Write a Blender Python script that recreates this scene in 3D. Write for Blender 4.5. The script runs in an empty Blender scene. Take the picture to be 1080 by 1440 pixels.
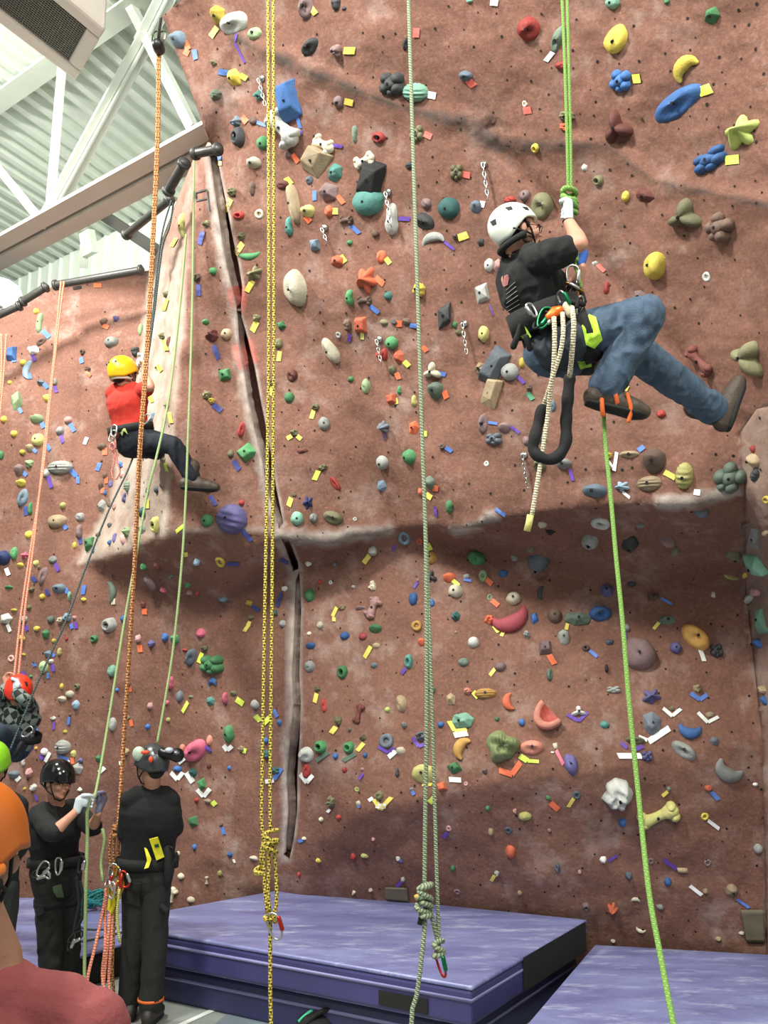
import bpy, bmesh, math, random
from mathutils import Vector, Matrix, noise
from mathutils.bvhtree import BVHTree
from mathutils.geometry import delaunay_2d_cdt
R = math.radians
scn = bpy.context.scene
C = scn.collection
# ------------------------------------------------------------------ camera and pixel <-> place
F = 1330.0
PITCH = math.atan(260 / F)
cP, sP = math.cos(PITCH), math.sin(PITCH)
CAM = Vector((0, 0, 2.2))
cam_d = bpy.data.cameras.new('camera'); cam_d.sensor_fit = 'VERTICAL'; cam_d.sensor_height = 24; cam_d.sensor_width = 18
cam_d.lens = F / 1440 * 24; cam_d.clip_start = .05; cam_d.clip_end = 200
cam = bpy.data.objects.new('camera', cam_d); C.objects.link(cam)
cam.location = CAM; cam.rotation_euler = (R(90) + PITCH, 0, 0); scn.camera = cam
FWD = Vector((0, cP, sP)); UPV = Vector((0, -sP, cP)); RGT = Vector((1, 0, 0))

def ray(x, y):
    u = (x - 540) / F; v = (720 - y) / F
    return Vector((u, cP - v * sP, sP + v * cP))
def at(x, y, t): return CAM + ray(x, y) * t
def atY(x, y, Y):
    r = ray(x, y); return CAM + r * (Y / r.y)
def atZ(x, y, z):
    r = ray(x, y); return CAM + r * ((z - CAM.z) / r.z)
def proj(p):
    d = Vector(p) - CAM; t = d.dot(FWD)
    return (540 + F * d.x / t, 720 - F * d.dot(UPV) / t, t)

# ------------------------------------------------------------------ materials
MATS = {}
def s2l(c): return tuple((x / 12.92 if x <= .04045 else ((x + .055) / 1.055) ** 2.4) for x in c)
def mat(name, col, rough=.6, bump=0, bscale=40, metal=0, var=.0, spec=.5, sheen=0, vscale=6):
    if name in MATS: return MATS[name]
    m = bpy.data.materials.new(name); m.use_nodes = True
    nt = m.node_tree; b = nt.nodes['Principled BSDF']
    lin = s2l(col) + (1,)
    b.inputs['Base Color'].default_value = lin
    b.inputs['Roughness'].default_value = rough; b.inputs['Metallic'].default_value = metal
    b.inputs['Specular IOR Level'].default_value = spec
    if sheen: b.inputs['Sheen Weight'].default_value = sheen
    if var or bump:
        tc = nt.nodes.new('ShaderNodeTexCoord')
        n = nt.nodes.new('ShaderNodeTexNoise'); n.inputs['Scale'].default_value = vscale; n.inputs['Detail'].default_value = 6
        nt.links.new(tc.outputs['Object'], n.inputs['Vector'])
        if var:
            mr = nt.nodes.new('ShaderNodeMapRange'); mr.inputs[1].default_value = .3; mr.inputs[2].default_value = .7
            mr.inputs[3].default_value = 1 - var; mr.inputs[4].default_value = 1 + var
            nt.links.new(n.outputs['Fac'], mr.inputs[0])
            mx = nt.nodes.new('ShaderNodeMix'); mx.data_type = 'RGBA'; mx.blend_type = 'MULTIPLY'; mx.inputs[0].default_value = 1
            mx.inputs[6].default_value = lin; nt.links.new(mr.outputs[0], mx.inputs[7])
            nt.links.new(mx.outputs[2], b.inputs['Base Color'])
        if bump:
            n2 = nt.nodes.new('ShaderNodeTexNoise'); n2.inputs['Scale'].default_value = bscale; n2.inputs['Detail'].default_value = 4
            nt.links.new(tc.outputs['Object'], n2.inputs['Vector'])
            bp = nt.nodes.new('ShaderNodeBump'); bp.inputs['Strength'].default_value = bump; bp.inputs['Distance'].default_value = .01
            nt.links.new(n2.outputs['Fac'], bp.inputs['Height']); nt.links.new(bp.outputs[0], b.inputs['Normal'])
    MATS[name] = m
    return m

def make_rock():
    m = bpy.data.materials.new('painted_textured_concrete'); m.use_nodes = True
    nt = m.node_tree; N = nt.nodes; L = nt.links; b = N['Principled BSDF']
    b.inputs['Roughness'].default_value = .85; b.inputs['Specular IOR Level'].default_value = .25
    tc = N.new('ShaderNodeTexCoord')
    def noi(scale, det=6, rough=.55):
        n = N.new('ShaderNodeTexNoise'); n.inputs['Scale'].default_value = scale; n.inputs['Detail'].default_value = det; n.inputs['Roughness'].default_value = rough
        L.new(tc.outputs['Object'], n.inputs['Vector']); return n.outputs['Fac']
    def rng(src, a, c, lo=0, hi=1):
        r = N.new('ShaderNodeMapRange'); r.inputs[1].default_value = a; r.inputs[2].default_value = c; r.inputs[3].default_value = lo; r.inputs[4].default_value = hi
        L.new(src, r.inputs[0]); return r.outputs[0]
    def mix(f, a, c, mode='MIX'):
        x = N.new('ShaderNodeMix'); x.data_type = 'RGBA'; x.blend_type = mode
        if hasattr(f, 'links'): L.new(f, x.inputs[0])
        else: x.inputs[0].default_value = f
        for i, q in ((6, a), (7, c)):
            if hasattr(q, 'links'): L.new(q, x.inputs[i])
            else: x.inputs[i].default_value = tuple(q) + (1,)
        return x.outputs[2]
    def mul(a, c):
        x = N.new('ShaderNodeMath'); x.operation = 'MULTIPLY'; x.use_clamp = True
        for i, q in ((0, a), (1, c)):
            if hasattr(q, 'links'): L.new(q, x.inputs[i])
            else: x.inputs[i].default_value = q
        return x.outputs[0]
    def attr(name):
        a = N.new('ShaderNodeAttribute'); a.attribute_name = name; return a.outputs['Fac']
    base = mix(rng(noi(.9, 8), .35, .65), s2l(ROCK_A), s2l(ROCK_B))
    base = mix(rng(noi(38, 4, .7), .45, .75, 0, .30), base, s2l((.72, .53, .46)))      # pale grain of the paint
    base = mix(rng(noi(60, 3, .7), .58, .8, 0, .32), base, s2l((.33, .19, .15)))
    chalk = mul(rng(noi(2.6, 9, .70), .52, .74), rng(noi(.9, 3), .34, .56))
    base = mix(mul(chalk, .55), base, s2l((.76, .69, .65)))                               # chalk scuffs
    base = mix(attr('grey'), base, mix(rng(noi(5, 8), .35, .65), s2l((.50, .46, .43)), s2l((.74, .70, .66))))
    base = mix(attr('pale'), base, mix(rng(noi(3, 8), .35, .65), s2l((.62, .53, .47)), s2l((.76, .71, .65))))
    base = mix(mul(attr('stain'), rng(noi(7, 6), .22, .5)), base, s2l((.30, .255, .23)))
    base = mix(mul(attr('marker'), 1.0), base, s2l((.86, .38, .33)))
    base = mix(mul(attr('blacked'), 1.0), base, (.012, .011, .010))
    L.new(base, b.inputs['Base Color'])
    bp = N.new('ShaderNodeBump'); bp.inputs['Strength'].default_value = .55; bp.inputs['Distance'].default_value = .02
    L.new(noi(22, 8, .7), bp.inputs['Height'])
    L.new(bp.outputs[0], b.inputs['Normal'])
    return m
ROCK_A = (.43, .303, .252); ROCK_B = (.495, .355, .298)
ROCK = make_rock()

# ------------------------------------------------------------------ mesh helpers
def link(name, verts, faces, m, parent=None, smooth=False, uvs=None):
    me = bpy.data.meshes.new(name); me.from_pydata([tuple(v) for v in verts], [], faces); me.update()
    if isinstance(m, (list, tuple)):
        for q in m: me.materials.append(q)
    elif m: me.materials.append(m)
    if smooth: me.polygons.foreach_set('use_smooth', [True] * len(me.polygons))
    o = bpy.data.objects.new(name, me); C.objects.link(o)
    if uvs:
        ul = me.uv_layers.new(name='uv')
        for p in me.polygons:
            for li, vi in zip(p.loop_indices, p.vertices): ul.data[li].uv = uvs[p.index][list(p.vertices).index(vi)]
    if parent:
        o.parent = parent; o.matrix_parent_inverse = parent.matrix_basis.inverted()
    return o
def empty(name, loc, label=None, cat=None, group=None, M=None):
    o = bpy.data.objects.new(name, None); C.objects.link(o); o.empty_display_size = .05
    if M is not None: o.matrix_basis = M
    else: o.location = loc
    if label: o['label'] = label
    if cat: o['category'] = cat
    if group: o['group'] = group
    return o
def tag(o, label=None, cat=None, group=None, kind=None):
    if label: o['label'] = label
    if cat: o['category'] = cat
    if group: o['group'] = group
    if kind: o['kind'] = kind
    return o
class MB:
    """collects shapes for one mesh"""
    def __init__(s): s.v = []; s.f = []
    def add(s, v, f):
        k = len(s.v); s.v += [Vector(q) for q in v]; s.f += [tuple(i + k for i in q) for q in f]; return s
    def box(s, c, size, M=None):
        x, y, z = (q / 2 for q in size); c = Vector(c)
        vs = [Vector((a * x, b * y, d * z)) for a in (-1, 1) for b in (-1, 1) for d in (-1, 1)]
        if M is not None: vs = [M @ q for q in vs]
        return s.add([c + q for q in vs], [(0, 1, 3, 2), (4, 6, 7, 5), (0, 4, 5, 1), (2, 3, 7, 6), (0, 2, 6, 4), (1, 5, 7, 3)])
    def bar(s, a, b, w, h, up=Vector((0, 0, 1))):
        a, b = Vector(a), Vector(b); d = (b - a).normalized(); x = d.cross(up).normalized(); z = x.cross(d)
        M = Matrix((x, d, z)).transposed()
        return s.box((a + b) / 2, (w, (b - a).length, h), M)
    def prism(s, poly, z0, z1):
        n = len(poly)
        vs = [Vector((p[0], p[1], z0)) for p in poly] + [Vector((p[0], p[1], z1)) for p in poly]
        return s.add(vs, [tuple(range(n - 1, -1, -1)), tuple(range(n, 2 * n))] + [(i, (i + 1) % n, n + (i + 1) % n, n + i) for i in range(n)])
    def loft(s, pts, rad, lat=None, flat=1.0, n=12, cap=True, closed=False, exact_lat=False):
        """tube through pts; rad in the lateral direction, rad*flat across it"""
        v, f = loft(pts, rad, lat, flat, n, cap, closed); return s.add(v, f)
    def ell(s, c, r, M=None, n=14, m=9):
        c = Vector(c); vs = []; fs = []
        for i in range(m + 1):
            th = math.pi * i / m
            for j in range(n):
                ph = 2 * math.pi * j / n
                q = Vector((r[0] * math.sin(th) * math.cos(ph), r[1] * math.sin(th) * math.sin(ph), r[2] * math.cos(th)))
                if M is not None: q = M @ q
                vs.append(c + q)
        for i in range(m):
            for j in range(n):
                fs.append((i * n + j, (i + 1) * n + j, (i + 1) * n + (j + 1) % n, i * n + (j + 1) % n))
        return s.add(vs, fs)
    def build(s, name, m, parent=None, smooth=False): return link(name, s.v, s.f, m, parent, smooth)

def resample(pts, step):
    """Catmull-Rom through pts"""
    P = [Vector(p) for p in pts]
    if len(P) < 3:
        n = max(1, int((P[1] - P[0]).length / step)); return [P[0].lerp(P[1], i / n) for i in range(n + 1)]
    out = []
    for i in range(len(P) - 1):
        p0 = P[max(i - 1, 0)]; p1 = P[i]; p2 = P[i + 1]; p3 = P[min(i + 2, len(P) - 1)]
        n = max(1, int((p2 - p1).length / step))
        for k in range(n):
            t = k / n
            out.append(.5 * ((2 * p1) + (p2 - p0) * t + (2 * p0 - 5 * p1 + 4 * p2 - p3) * t * t + (3 * p1 - p0 - 3 * p2 + p3) * t ** 3))
    out.append(P[-1]); return out

def loft(pts, rad, lat=None, flat=1.0, n=12, cap=True, closed=False):
    P = [Vector(p) for p in pts]; k = len(P)
    if not hasattr(rad, '__len__'): rad = [rad] * k
    if not hasattr(flat, '__len__'): flat = [flat] * k
    T = []
    for i in range(k):
        a = P[i - 1] if (i > 0 or closed) else P[i]; b = P[(i + 1) % k] if (i < k - 1 or closed) else P[i]
        d = b - a; T.append(d.normalized() if d.length > 1e-9 else Vector((0, 0, 1)))
    x = Vector(lat) if lat is not None else T[0].orthogonal()
    X = []
    for i in range(k):
        if lat is not None: x = Vector(lat)
        y = x - T[i] * x.dot(T[i])
        if y.length < 1e-5: y = T[i].orthogonal()
        x = y.normalized(); X.append(x)
    rings = []
    def ring(c, r, fl, t, xx):
        y = t.cross(xx); return [c + xx * (r * math.cos(2 * math.pi * j / n)) + y * (r * fl * math.sin(2 * math.pi * j / n)) for j in range(n)]
    if cap and not closed:
        for a in (80, 50, 25):
            rings.append(ring(P[0] - T[0] * rad[0] * min(flat[0], 1) * math.sin(R(a)), rad[0] * math.cos(R(a)), flat[0], T[0], X[0]))
    for i in range(k): rings.append(ring(P[i], rad[i], flat[i], T[i], X[i]))
    if cap and not closed:
        for a in (25, 50, 80):
            rings.append(ring(P[-1] + T[-1] * rad[-1] * min(flat[-1], 1) * math.sin(R(a)), rad[-1] * math.cos(R(a)), flat[-1], T[-1], X[-1]))
    vs = [q for r_ in rings for q in r_]; fs = []; m = len(rings)
    for i in range(m if closed else m - 1):
        for j in range(n):
            i2 = (i + 1) % m
            fs.append((i * n + j, i * n + (j + 1) % n, i2 * n + (j + 1) % n, i2 * n + j))
    if not closed:
        fs.append(tuple(range(n - 1, -1, -1))); fs.append(tuple((m - 1) * n + j for j in range(n)))
    return vs, fs
# ------------------------------------------------------------------ the climbing wall: facets given by corner points
K = {}
def kp(name, x, y, Y): K[name] = (x, y, Y / ray(x, y).y)          # pixel + axis depth
def kw(name, X, Y, Z): K[name] = proj((X, Y, Z))
for a in [('U0', 228, 22, 7.0), ('U01', 268, -8, 6.7), ('V0', 300, -70, 6.4), ('V1', 560, -70, 5.7), ('V2', 800, -70, 5.3), ('V3', 1150, -70, 4.6),
          ('K1', 1150, 450, 5.1), ('D8', 1150, 300, 5.0), ('W0', 1150, 556, 5.25), ('W1', 1064, 575, 5.75),
          ('X1', 1150, 700, 5.35), ('X2', 1150, 830, 6.1), ('X3', 1150, 900, 6.5), ('X4', 1150, 1040, 6.75), ('X5', 1150, 1150, 6.85),
          ('S5', 1047, 692, 6.15), ('R8', 1048, 830, 7.4), ('W4', 1056, 900, 7.42), ('M5', 1072, 1040, 7.3),
          ('T0', -130, 505, 10.2), ('T1', 0, 447, 10.0), ('T2', 75, 402, 9.9), ('T3', 211, 380, 9.7), ('Q0', 246, 288, 8.3),
          ('A0', 274, 218, 7.6), ('F0', 302, 214, 7.4), ('U2', 287, 180, 7.2), ('U1', 262, 110, 7.1),
          ('A1', 257, 430, 7.8), ('A2', 243, 600, 8.0), ('P2', 230, 752, 8.2),
          ('Q1', 205, 470, 9.5), ('Q2', 188, 560, 9.5), ('Q3', 158, 700, 9.6), ('R0', 114, 790, 9.7),
          ('P1', 180, 772, 8.9), ('P1b', 205, 757, 8.5), ('P3', 310, 746, 8.0), ('P4', 395, 757, 7.85), ('P5', 470, 762, 7.85), ('P6', 520, 753, 7.9), ('R4', 552, 743, 7.95),
          ('S1', 600, 742, 7.6), ('S1b', 645, 745, 7.3), ('S2', 690, 732, 7.1), ('S2b', 745, 722, 6.95), ('S3', 800, 716, 6.75), ('S4', 900, 706, 6.45), ('S4b', 975, 712, 6.3),
          ('R1', 205, 838, 9.35), ('R2', 310, 855, 8.95), ('R3', 420, 800, 8.5), ('R5', 640, 768, 7.95), ('R6', 780, 802, 7.75), ('R7', 900, 822, 7.6),
          ('C0', 335, 250, 7.25), ('C1', 395, 375, 7.4), ('C2', 470, 530, 7.62),
          ('D0', 330, 55, 6.75), ('D1', 430, 100, 6.5), ('D2', 560, 150, 6.35), ('D3', 650, 172, 6.3), ('D4', 700, 205, 6.3), ('D5', 850, 205, 5.9), ('D6', 920, 255, 5.75), ('D7', 1080, 290, 5.2),
          ('E0', 640, 300, 6.55), ('E1', 620, 450, 6.9), ('E2', 560, 600, 7.4), ('E3', 760, 560, 6.75),
          ('G2', 790, 300, 6.3), ('G3', 872, 400, 6.25), ('G4', 960, 500, 6.15), ('G5', 1040, 610, 6.02),
          ('M1', 395, 1228, 8.85), ('M2', 490, 1145, 8.15), ('M3', 700, 1100, 7.55), ('M4', 900, 1075, 7.4)]:
    kp(*a)
kw('B0', -8.0, 11.4, 0); kw('BL', -3.6, 10.2, 0); kw('B1', -2.2, 9.75, 0); kw('B2', -.95, 9.15, 0); kw('B3', 1.6, 8.25, 0); kw('B4', 2.97, 7.9, 0); kw('B5', 3.3, 7.0, 0)
outer = 'U0 U01 V0 V1 V2 V3 D8 K1 W0 X1 X2 X3 X4 X5 B5 B4 B3 B2 B1 BL B0 T0 T1 T2 T3 Q0 A0 F0 U2 U1'.split()
inner = ['F0 C0 C1 C2 R4', 'A0 A1 A2 P2', 'T3 Q1 Q2 Q3 R0', 'R0 P1 P1b P2 P3 P4 P5 P6 R4 S1 S1b S2 S2b S3 S4 S4b S5', 'R0 R1 R2 R3 R4 R5 R6 R7 R8',
         'D4 G2 G3 G4 G5 S5', 'W0 W1 G5', 'S5 R8 W4 M5 B4', 'B2 M1 M2 M3 M4 M5', 'D0 D1 D2 D3 D4 D5 D6 D7 D8', 'F0 D0']
lines = [outer + [outer[0]]] + [q.split() for q in inner]
def cdt(points, edges):
    vv, ee, ff, ov, oe, of = delaunay_2d_cdt([Vector((p[0], p[1])) for p in points], edges, [], 1, 1e-4, True)
    return vv, ff, ov
names = list(K); idx = {n: i for i, n in enumerate(names)}
ed = [(idx[a], idx[b]) for l in lines for a, b in zip(l, l[1:])]
vv, ff, ov = cdt([K[n] for n in names], ed)
OUT = [K[n] for n in outer]
def inpoly(x, y, P):
    c = False; n = len(P)
    for i in range(n):
        x1, y1 = P[i][:2]; x2, y2 = P[i - 1][:2]
        if (y1 > y) != (y2 > y) and x < (x2 - x1) * (y - y1) / (y2 - y1) + x1: c = not c
    return c
def clipf(vv, ff):
    out = []
    for f in ff:
        cx = sum(vv[i][0] for i in f) / len(f); cy = sum(vv[i][1] for i in f) / len(f)
        if inpoly(cx, cy, OUT): out.append(tuple(f))
    return out
ff = clipf(vv, ff)
kv = [at(K[names[o[0]]][0], K[names[o[0]]][1], K[names[o[0]]][2]) for o in ov]
ctrl = BVHTree.FromPolygons(kv, [tuple(f) for f in ff])
def depth_ctrl(x, y):
    r = ray(x, y); h = ctrl.ray_cast(CAM, r.normalized(), 60)
    return None if h[0] is None else (h[0] - CAM).dot(FWD)

def inpoly(x, y, P):
    c = False; n = len(P)
    for i in range(n):
        x1, y1 = P[i][:2]; x2, y2 = P[i - 1][:2]
        if (y1 > y) != (y2 > y) and x < (x2 - x1) * (y - y1) / (y2 - y1) + x1: c = not c
    return c
def segd(x, y, a, b):
    dx, dy = b[0] - a[0], b[1] - a[1]; l = dx * dx + dy * dy
    t = max(0, min(1, ((x - a[0]) * dx + (y - a[1]) * dy) / l)) if l else 0
    return math.hypot(x - a[0] - t * dx, y - a[1] - t * dy), t
cracks = [[(301, 222, 7), (307, 260, 10), (314, 300, 12), (321, 340, 14), (328, 375, 15), (334, 405, 12), (336, 432, 3)],
          [(337, 446, 3), (343, 480, 11), (351, 520, 14), (358, 560, 15), (366, 600, 15), (375, 640, 12), (381, 680, 11), (389, 715, 9), (396, 738, 3)],
          [(404, 764, 7), (416, 797, 8)],
          [(419, 815, 3), (419, 860, 7), (418, 900, 7), (416, 950, 8), (418, 990, 8), (415, 1040, 11), (411, 1090, 13), (412, 1140, 10), (408, 1180, 8), (405, 1204, 3)]]
def crack_at(x, y, lst=None):
    best = (1e9, 1, 0)
    for ci, c in enumerate(cracks):
        for a, b in zip(c, c[1:]):
            if abs(y - (a[1] + b[1]) / 2) > 60 or abs(x - a[0]) > 60: continue
            d, t = segd(x, y, a, b); w = a[2] + (b[2] - a[2]) * t
            if d - w / 2 < best[0] - best[1] / 2:
                side = (b[0] - a[0]) * (y - a[1]) - (b[1] - a[1]) * (x - a[0])
                best = (d, w, 1 if side > 0 else -1)
    return best
# fine points
pts = []; epairs = []; ptT = []
def addp(x, y, t=None): pts.append((x, y)); ptT.append(t); return len(pts) - 1
kid = {n: addp(*K[n]) for n in names}
def jit(n_): return (random.random() - .5) * n_
random.seed(5)
edge_keep = set()
for li, l in enumerate(lines):
    for a, b in zip(l, l[1:]):
        A, B = K[a], K[b]; n = max(1, int(math.hypot(B[0] - A[0], B[1] - A[1]) / 9)); prev = kid[a]
        for k in range(1, n + 1):
            if k == n: cur = kid[b]
            else:
                s = k / n; t = 1 / ((1 - s) / A[2] + s / B[2])
                cur = addp(A[0] + (B[0] - A[0]) * s, A[1] + (B[1] - A[1]) * s, t)
            epairs.append((prev, cur)); prev = cur
OUT = [K[n] for n in outer]
taken = {}
for i, (x, y) in enumerate(pts): taken.setdefault((int(x // 8), int(y // 8)), []).append((x, y))
for c in cracks:
    for a, b in zip(c, c[1:]):
        n = max(2, int(math.hypot(b[0] - a[0], b[1] - a[1]) / 5)); dx, dy = b[0] - a[0], b[1] - a[1]; l = math.hypot(dx, dy); nx, ny = -dy / l, dx / l
        for k in range(n):
            s = k / n; w = a[2] + (b[2] - a[2]) * s
            for o in (-w / 2 - 11, -w / 2 - 6, -w / 2 - 1.6, -w / 2 + .6, 0, w / 2 - .6, w / 2 + 1.6, w / 2 + 6):
                x, y = a[0] + dx * s + nx * o, a[1] + dy * s + ny * o
                addp(x, y); taken.setdefault((int(x // 8), int(y // 8)), []).append((x, y))
G = 7.5
gy = -66
while gy < 1420:
    gx = -126
    while gx < 1148:
        x = gx + jit(2.2); y = gy + jit(2.2)
        ok = True
        for i in (-1, 0, 1):
            for j in (-1, 0, 1):
                for q in taken.get((int(x // 8) + i, int(y // 8) + j), ()):
                    if abs(q[0] - x) < 3.6 and abs(q[1] - y) < 3.6: ok = False
        if ok and inpoly(x, y, OUT): addp(x, y)
        gx += G
    gy += G
vv, ff, ov = cdt(pts, epairs); ff = clipf(vv, ff)
VX = [(v.x, v.y) for v in vv]
TT = []; fixed = []
for (x, y), o in zip(VX, ov):
    t = ptT[o[0]] if o else None
    if t is None: t = depth_ctrl(x, y)
    TT.append(t)
nbr = [set() for _ in VX]
for f in ff:
    for i in range(len(f)): a, b = f[i], f[i - 1]; nbr[a].add(b); nbr[b].add(a)
for i, t in enumerate(TT):
    if t is None:
        q = [TT[j] for j in nbr[i] if TT[j]]; TT[i] = sum(q) / len(q) if q else 8.0
bset = set()
oedge = set()
cnt = {}
for f in ff:
    for i in range(len(f)):
        e = tuple(sorted((f[i], f[i - 1]))); cnt[e] = cnt.get(e, 0) + 1
for e, c in cnt.items():
    if c == 1: bset.update(e)
for it in range(2):
    TT = [t if i in bset else .45 * t + .55 * sum(TT[j] for j in nbr[i]) / len(nbr[i]) for i, t in enumerate(TT)]
def fbm(p, oct=4): return noise.fractal(p, 1.0, 2.0, oct, noise_basis='PERLIN_ORIGINAL')
seam = [K[n] for n in 'D0 D1 D2 D3 D4 D5 D6 D7 D8'.split()]
lipL = [(388, 752), (470, 757), (545, 745)]; lipM = [(640, 748), (665, 742), (690, 728)]; lipR = [(930, 706), (975, 703), (1040, 690)]; lipA = [(114, 790), (180, 772), (230, 752)]
lipB = [(232, 750), (300, 744), (388, 745)]
def pold(x, y, P): return min(segd(x, y, a, b)[0] for a, b in zip(P, P[1:]))
valley = [K[n] for n in 'D4 G2 G3 G4 G5'.split()]
markers = [[(331, 486), (338, 515)], [(351, 480), (358, 508)], [(324, 408), (328, 434)], [(342, 404), (342, 434)]]
SIDE0 = [K[n] for n in 'W0 W1 G5 S5 R8 W4 M5 B4 B5 X5 X4 X3 X2 X1'.split()]
GREY = []; PALE = []; STAIN = []; MARK = []; BLK = []; WV = []
PSIDE = [K[n] for n in 'Q0 A0 A1 A2 P2 P1b P1 R0 Q3 Q2 Q1 T3'.split()]
for i, (x, y) in enumerate(VX):
    p = at(x, y, TT[i])
    amp = .035 if i not in bset else .012
    d = fbm(p * .9) * amp * 1.6 + fbm(p * 3.1 + Vector((5, 1, 2))) * amp * .6 + fbm(p * 9 + Vector((1, 7, 3)), 3) * .008
    t = TT[i] + d
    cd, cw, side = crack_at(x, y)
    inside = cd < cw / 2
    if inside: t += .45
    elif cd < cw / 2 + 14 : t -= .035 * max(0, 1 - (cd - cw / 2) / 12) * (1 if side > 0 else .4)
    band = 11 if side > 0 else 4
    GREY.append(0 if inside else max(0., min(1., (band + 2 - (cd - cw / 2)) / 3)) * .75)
    BLK.append(0.0)
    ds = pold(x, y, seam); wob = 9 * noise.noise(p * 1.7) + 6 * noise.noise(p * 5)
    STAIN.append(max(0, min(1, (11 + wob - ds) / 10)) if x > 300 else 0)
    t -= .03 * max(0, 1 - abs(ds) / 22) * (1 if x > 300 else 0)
    if 690 < x < 1060: t += .05 * max(0, 1 - pold(x, y, valley) / 16)
    g = 0
    for L_, w_ in ((lipL, 12), (lipM, 10), (lipR, 11)):
        dl = pold(x, y, L_); g = max(g, min(1, (w_ + 5 * noise.noise(p * 6) - dl) / 4))
    g = max(g, .45 * min(1, (7 + 5 * noise.noise(p * 6) - pold(x, y, lipB)) / 4))
    if g > 0: t -= .03 * g
    GREY[-1] = max(GREY[-1], max(0, g) * .8)
    # pocket hollow near the seam
    dh = math.hypot((x - 689) / 14, (y - 177) / 11)
    if dh < 1: t += .05 * (1 - dh * dh)
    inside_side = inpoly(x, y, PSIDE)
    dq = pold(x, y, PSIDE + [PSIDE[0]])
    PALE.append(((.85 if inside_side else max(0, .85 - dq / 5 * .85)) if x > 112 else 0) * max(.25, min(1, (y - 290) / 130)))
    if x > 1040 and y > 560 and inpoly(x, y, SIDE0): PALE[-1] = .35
    MARK.append(max(0., min(1., 2.2 - .5 * min(pold(x, y, m_) for m_ in markers))) * .5 if (320 < x < 362 and 400 < y < 520) else 0.)
    WV.append(at(x, y, t))
# two faces: faces split into the side wall and the big wall
right = []; main = []; left = []
SIDE = [K[n] for n in 'W0 W1 G5 S5 R8 W4 M5 B4 B5 X5 X4 X3 X2 X1'.split()]
LEFTW = [K[n] for n in 'T0 T1 T2 T3 Q1 Q2 Q3 R0'.split()] + [(114, 1500), (-200, 1500)]
for f in ff:
    cx = sum(VX[i][0] for i in f) / len(f); cy = sum(VX[i][1] for i in f) / len(f)
    if inpoly(cx, cy, SIDE): right.append(f)
    else: main.append(f)
def submesh(name, fs):
    used = sorted({i for f in fs for i in f}); m = {v: k for k, v in enumerate(used)}
    o = link(name, [WV[i] for i in used], [tuple(m[i] for i in f)[::-1] for f in fs], ROCK, smooth=True)
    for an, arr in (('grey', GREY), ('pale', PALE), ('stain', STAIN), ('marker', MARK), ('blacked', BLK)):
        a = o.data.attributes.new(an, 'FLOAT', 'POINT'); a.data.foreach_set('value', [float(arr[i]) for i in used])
    # normals should face the camera
    n_ok = sum(1 if p.normal.dot(CAM - p.center) > 0 else -1 for p in o.data.polygons)
    if n_ok < 0: o.data.flip_normals()
    sm = o.modifiers.new('thickness', 'SOLIDIFY'); sm.thickness = .12; sm.offset = -1
    tag(o, kind='structure'); return o
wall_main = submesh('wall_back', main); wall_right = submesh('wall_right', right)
tag(wall_main, 'reddish textured climbing wall with overhang, pillar and roofs')
WB = BVHTree.FromPolygons(WV, [tuple(f) for f in ff])
def hit(x, y):
    h = WB.ray_cast(CAM, ray(x, y).normalized(), 60)
    if h[0] is None: return None
    n = h[1] if h[1].dot(CAM - h[0]) > 0 else -h[1]
    c = ctrl.ray_cast(CAM, ray(x, y).normalized(), 60)
    if c[0] is not None:
        n2 = c[1] if c[1].dot(CAM - c[0]) > 0 else -c[1]; n = (n * .35 + n2 * .65).normalized()
    return h[0], n

# t-nut holes: dark drilled holes all over the panels
random.seed(11); m_ = MB(); placed = []
for k in range(1300):
    x = random.uniform(5, 1075); y = random.uniform(5, 1320)
    h = hit(x, y)
    if h is None or crack_at(x, y)[0] < 16: continue
    if any(abs(q[0] - x) < 16 and abs(q[1] - y) < 14 for q in placed): continue
    placed.append((x, y))
    p, n_ = h; a_ = n_.orthogonal().normalized(); b_ = n_.cross(a_); r_ = random.choice((.006, .008, .010)); p = p + n_ * .004
    m_.add([p + a_ * (r_ * math.cos(j * math.pi / 4)) + b_ * (r_ * math.sin(j * math.pi / 4)) for j in range(8)], [tuple(range(8))])
tnut = m_.build('threaded_hole', mat('dark_hole', (.10, .06, .05), .9), wall_main); tag(tnut, 'small dark bolt holes', kind='stuff')
# ------------------------------------------------------------------ roof, far wall, floor, mats
E1 = Vector((-.785, .62, 0)).normalized(); E2 = Vector((.425, .905, 0)).normalized(); DECK = 9.15
white_steel = mat('white_painted_steel', (.80, .83, .78), .5, .1, 20, var=.04)
pink_steel = mat('cream_painted_steel', (.76, .72, .68), .5, .1, 20, var=.04)
deckm = mat('ribbed_roof_deck', (.84, .87, .83), .5, var=.04)
# corrugated deck: ribs run along E2
rib = Vector((E2.y, -E2.x, 0)); mb = MB(); vs = []; fs = []
o0 = Vector((-3.2, 9.5, 0)); n = 150; pit = .24
prof = []
for k in range(n):
    x = (k - n / 2) * pit
    prof += [(x, 0), (x + .085, 0), (x + .115, .085), (x + .21, .085)]
for (x, z) in prof:
    for s in (-16, 6.2): vs.append(o0 + rib * x + E2 * s + Vector((0, 0, DECK + z)))
for i in range(len(prof) - 1): fs.append((2 * i, 2 * i + 1, 2 * i + 3, 2 * i + 2))
tag(link('ceiling', vs, fs, deckm), kind='structure')
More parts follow.
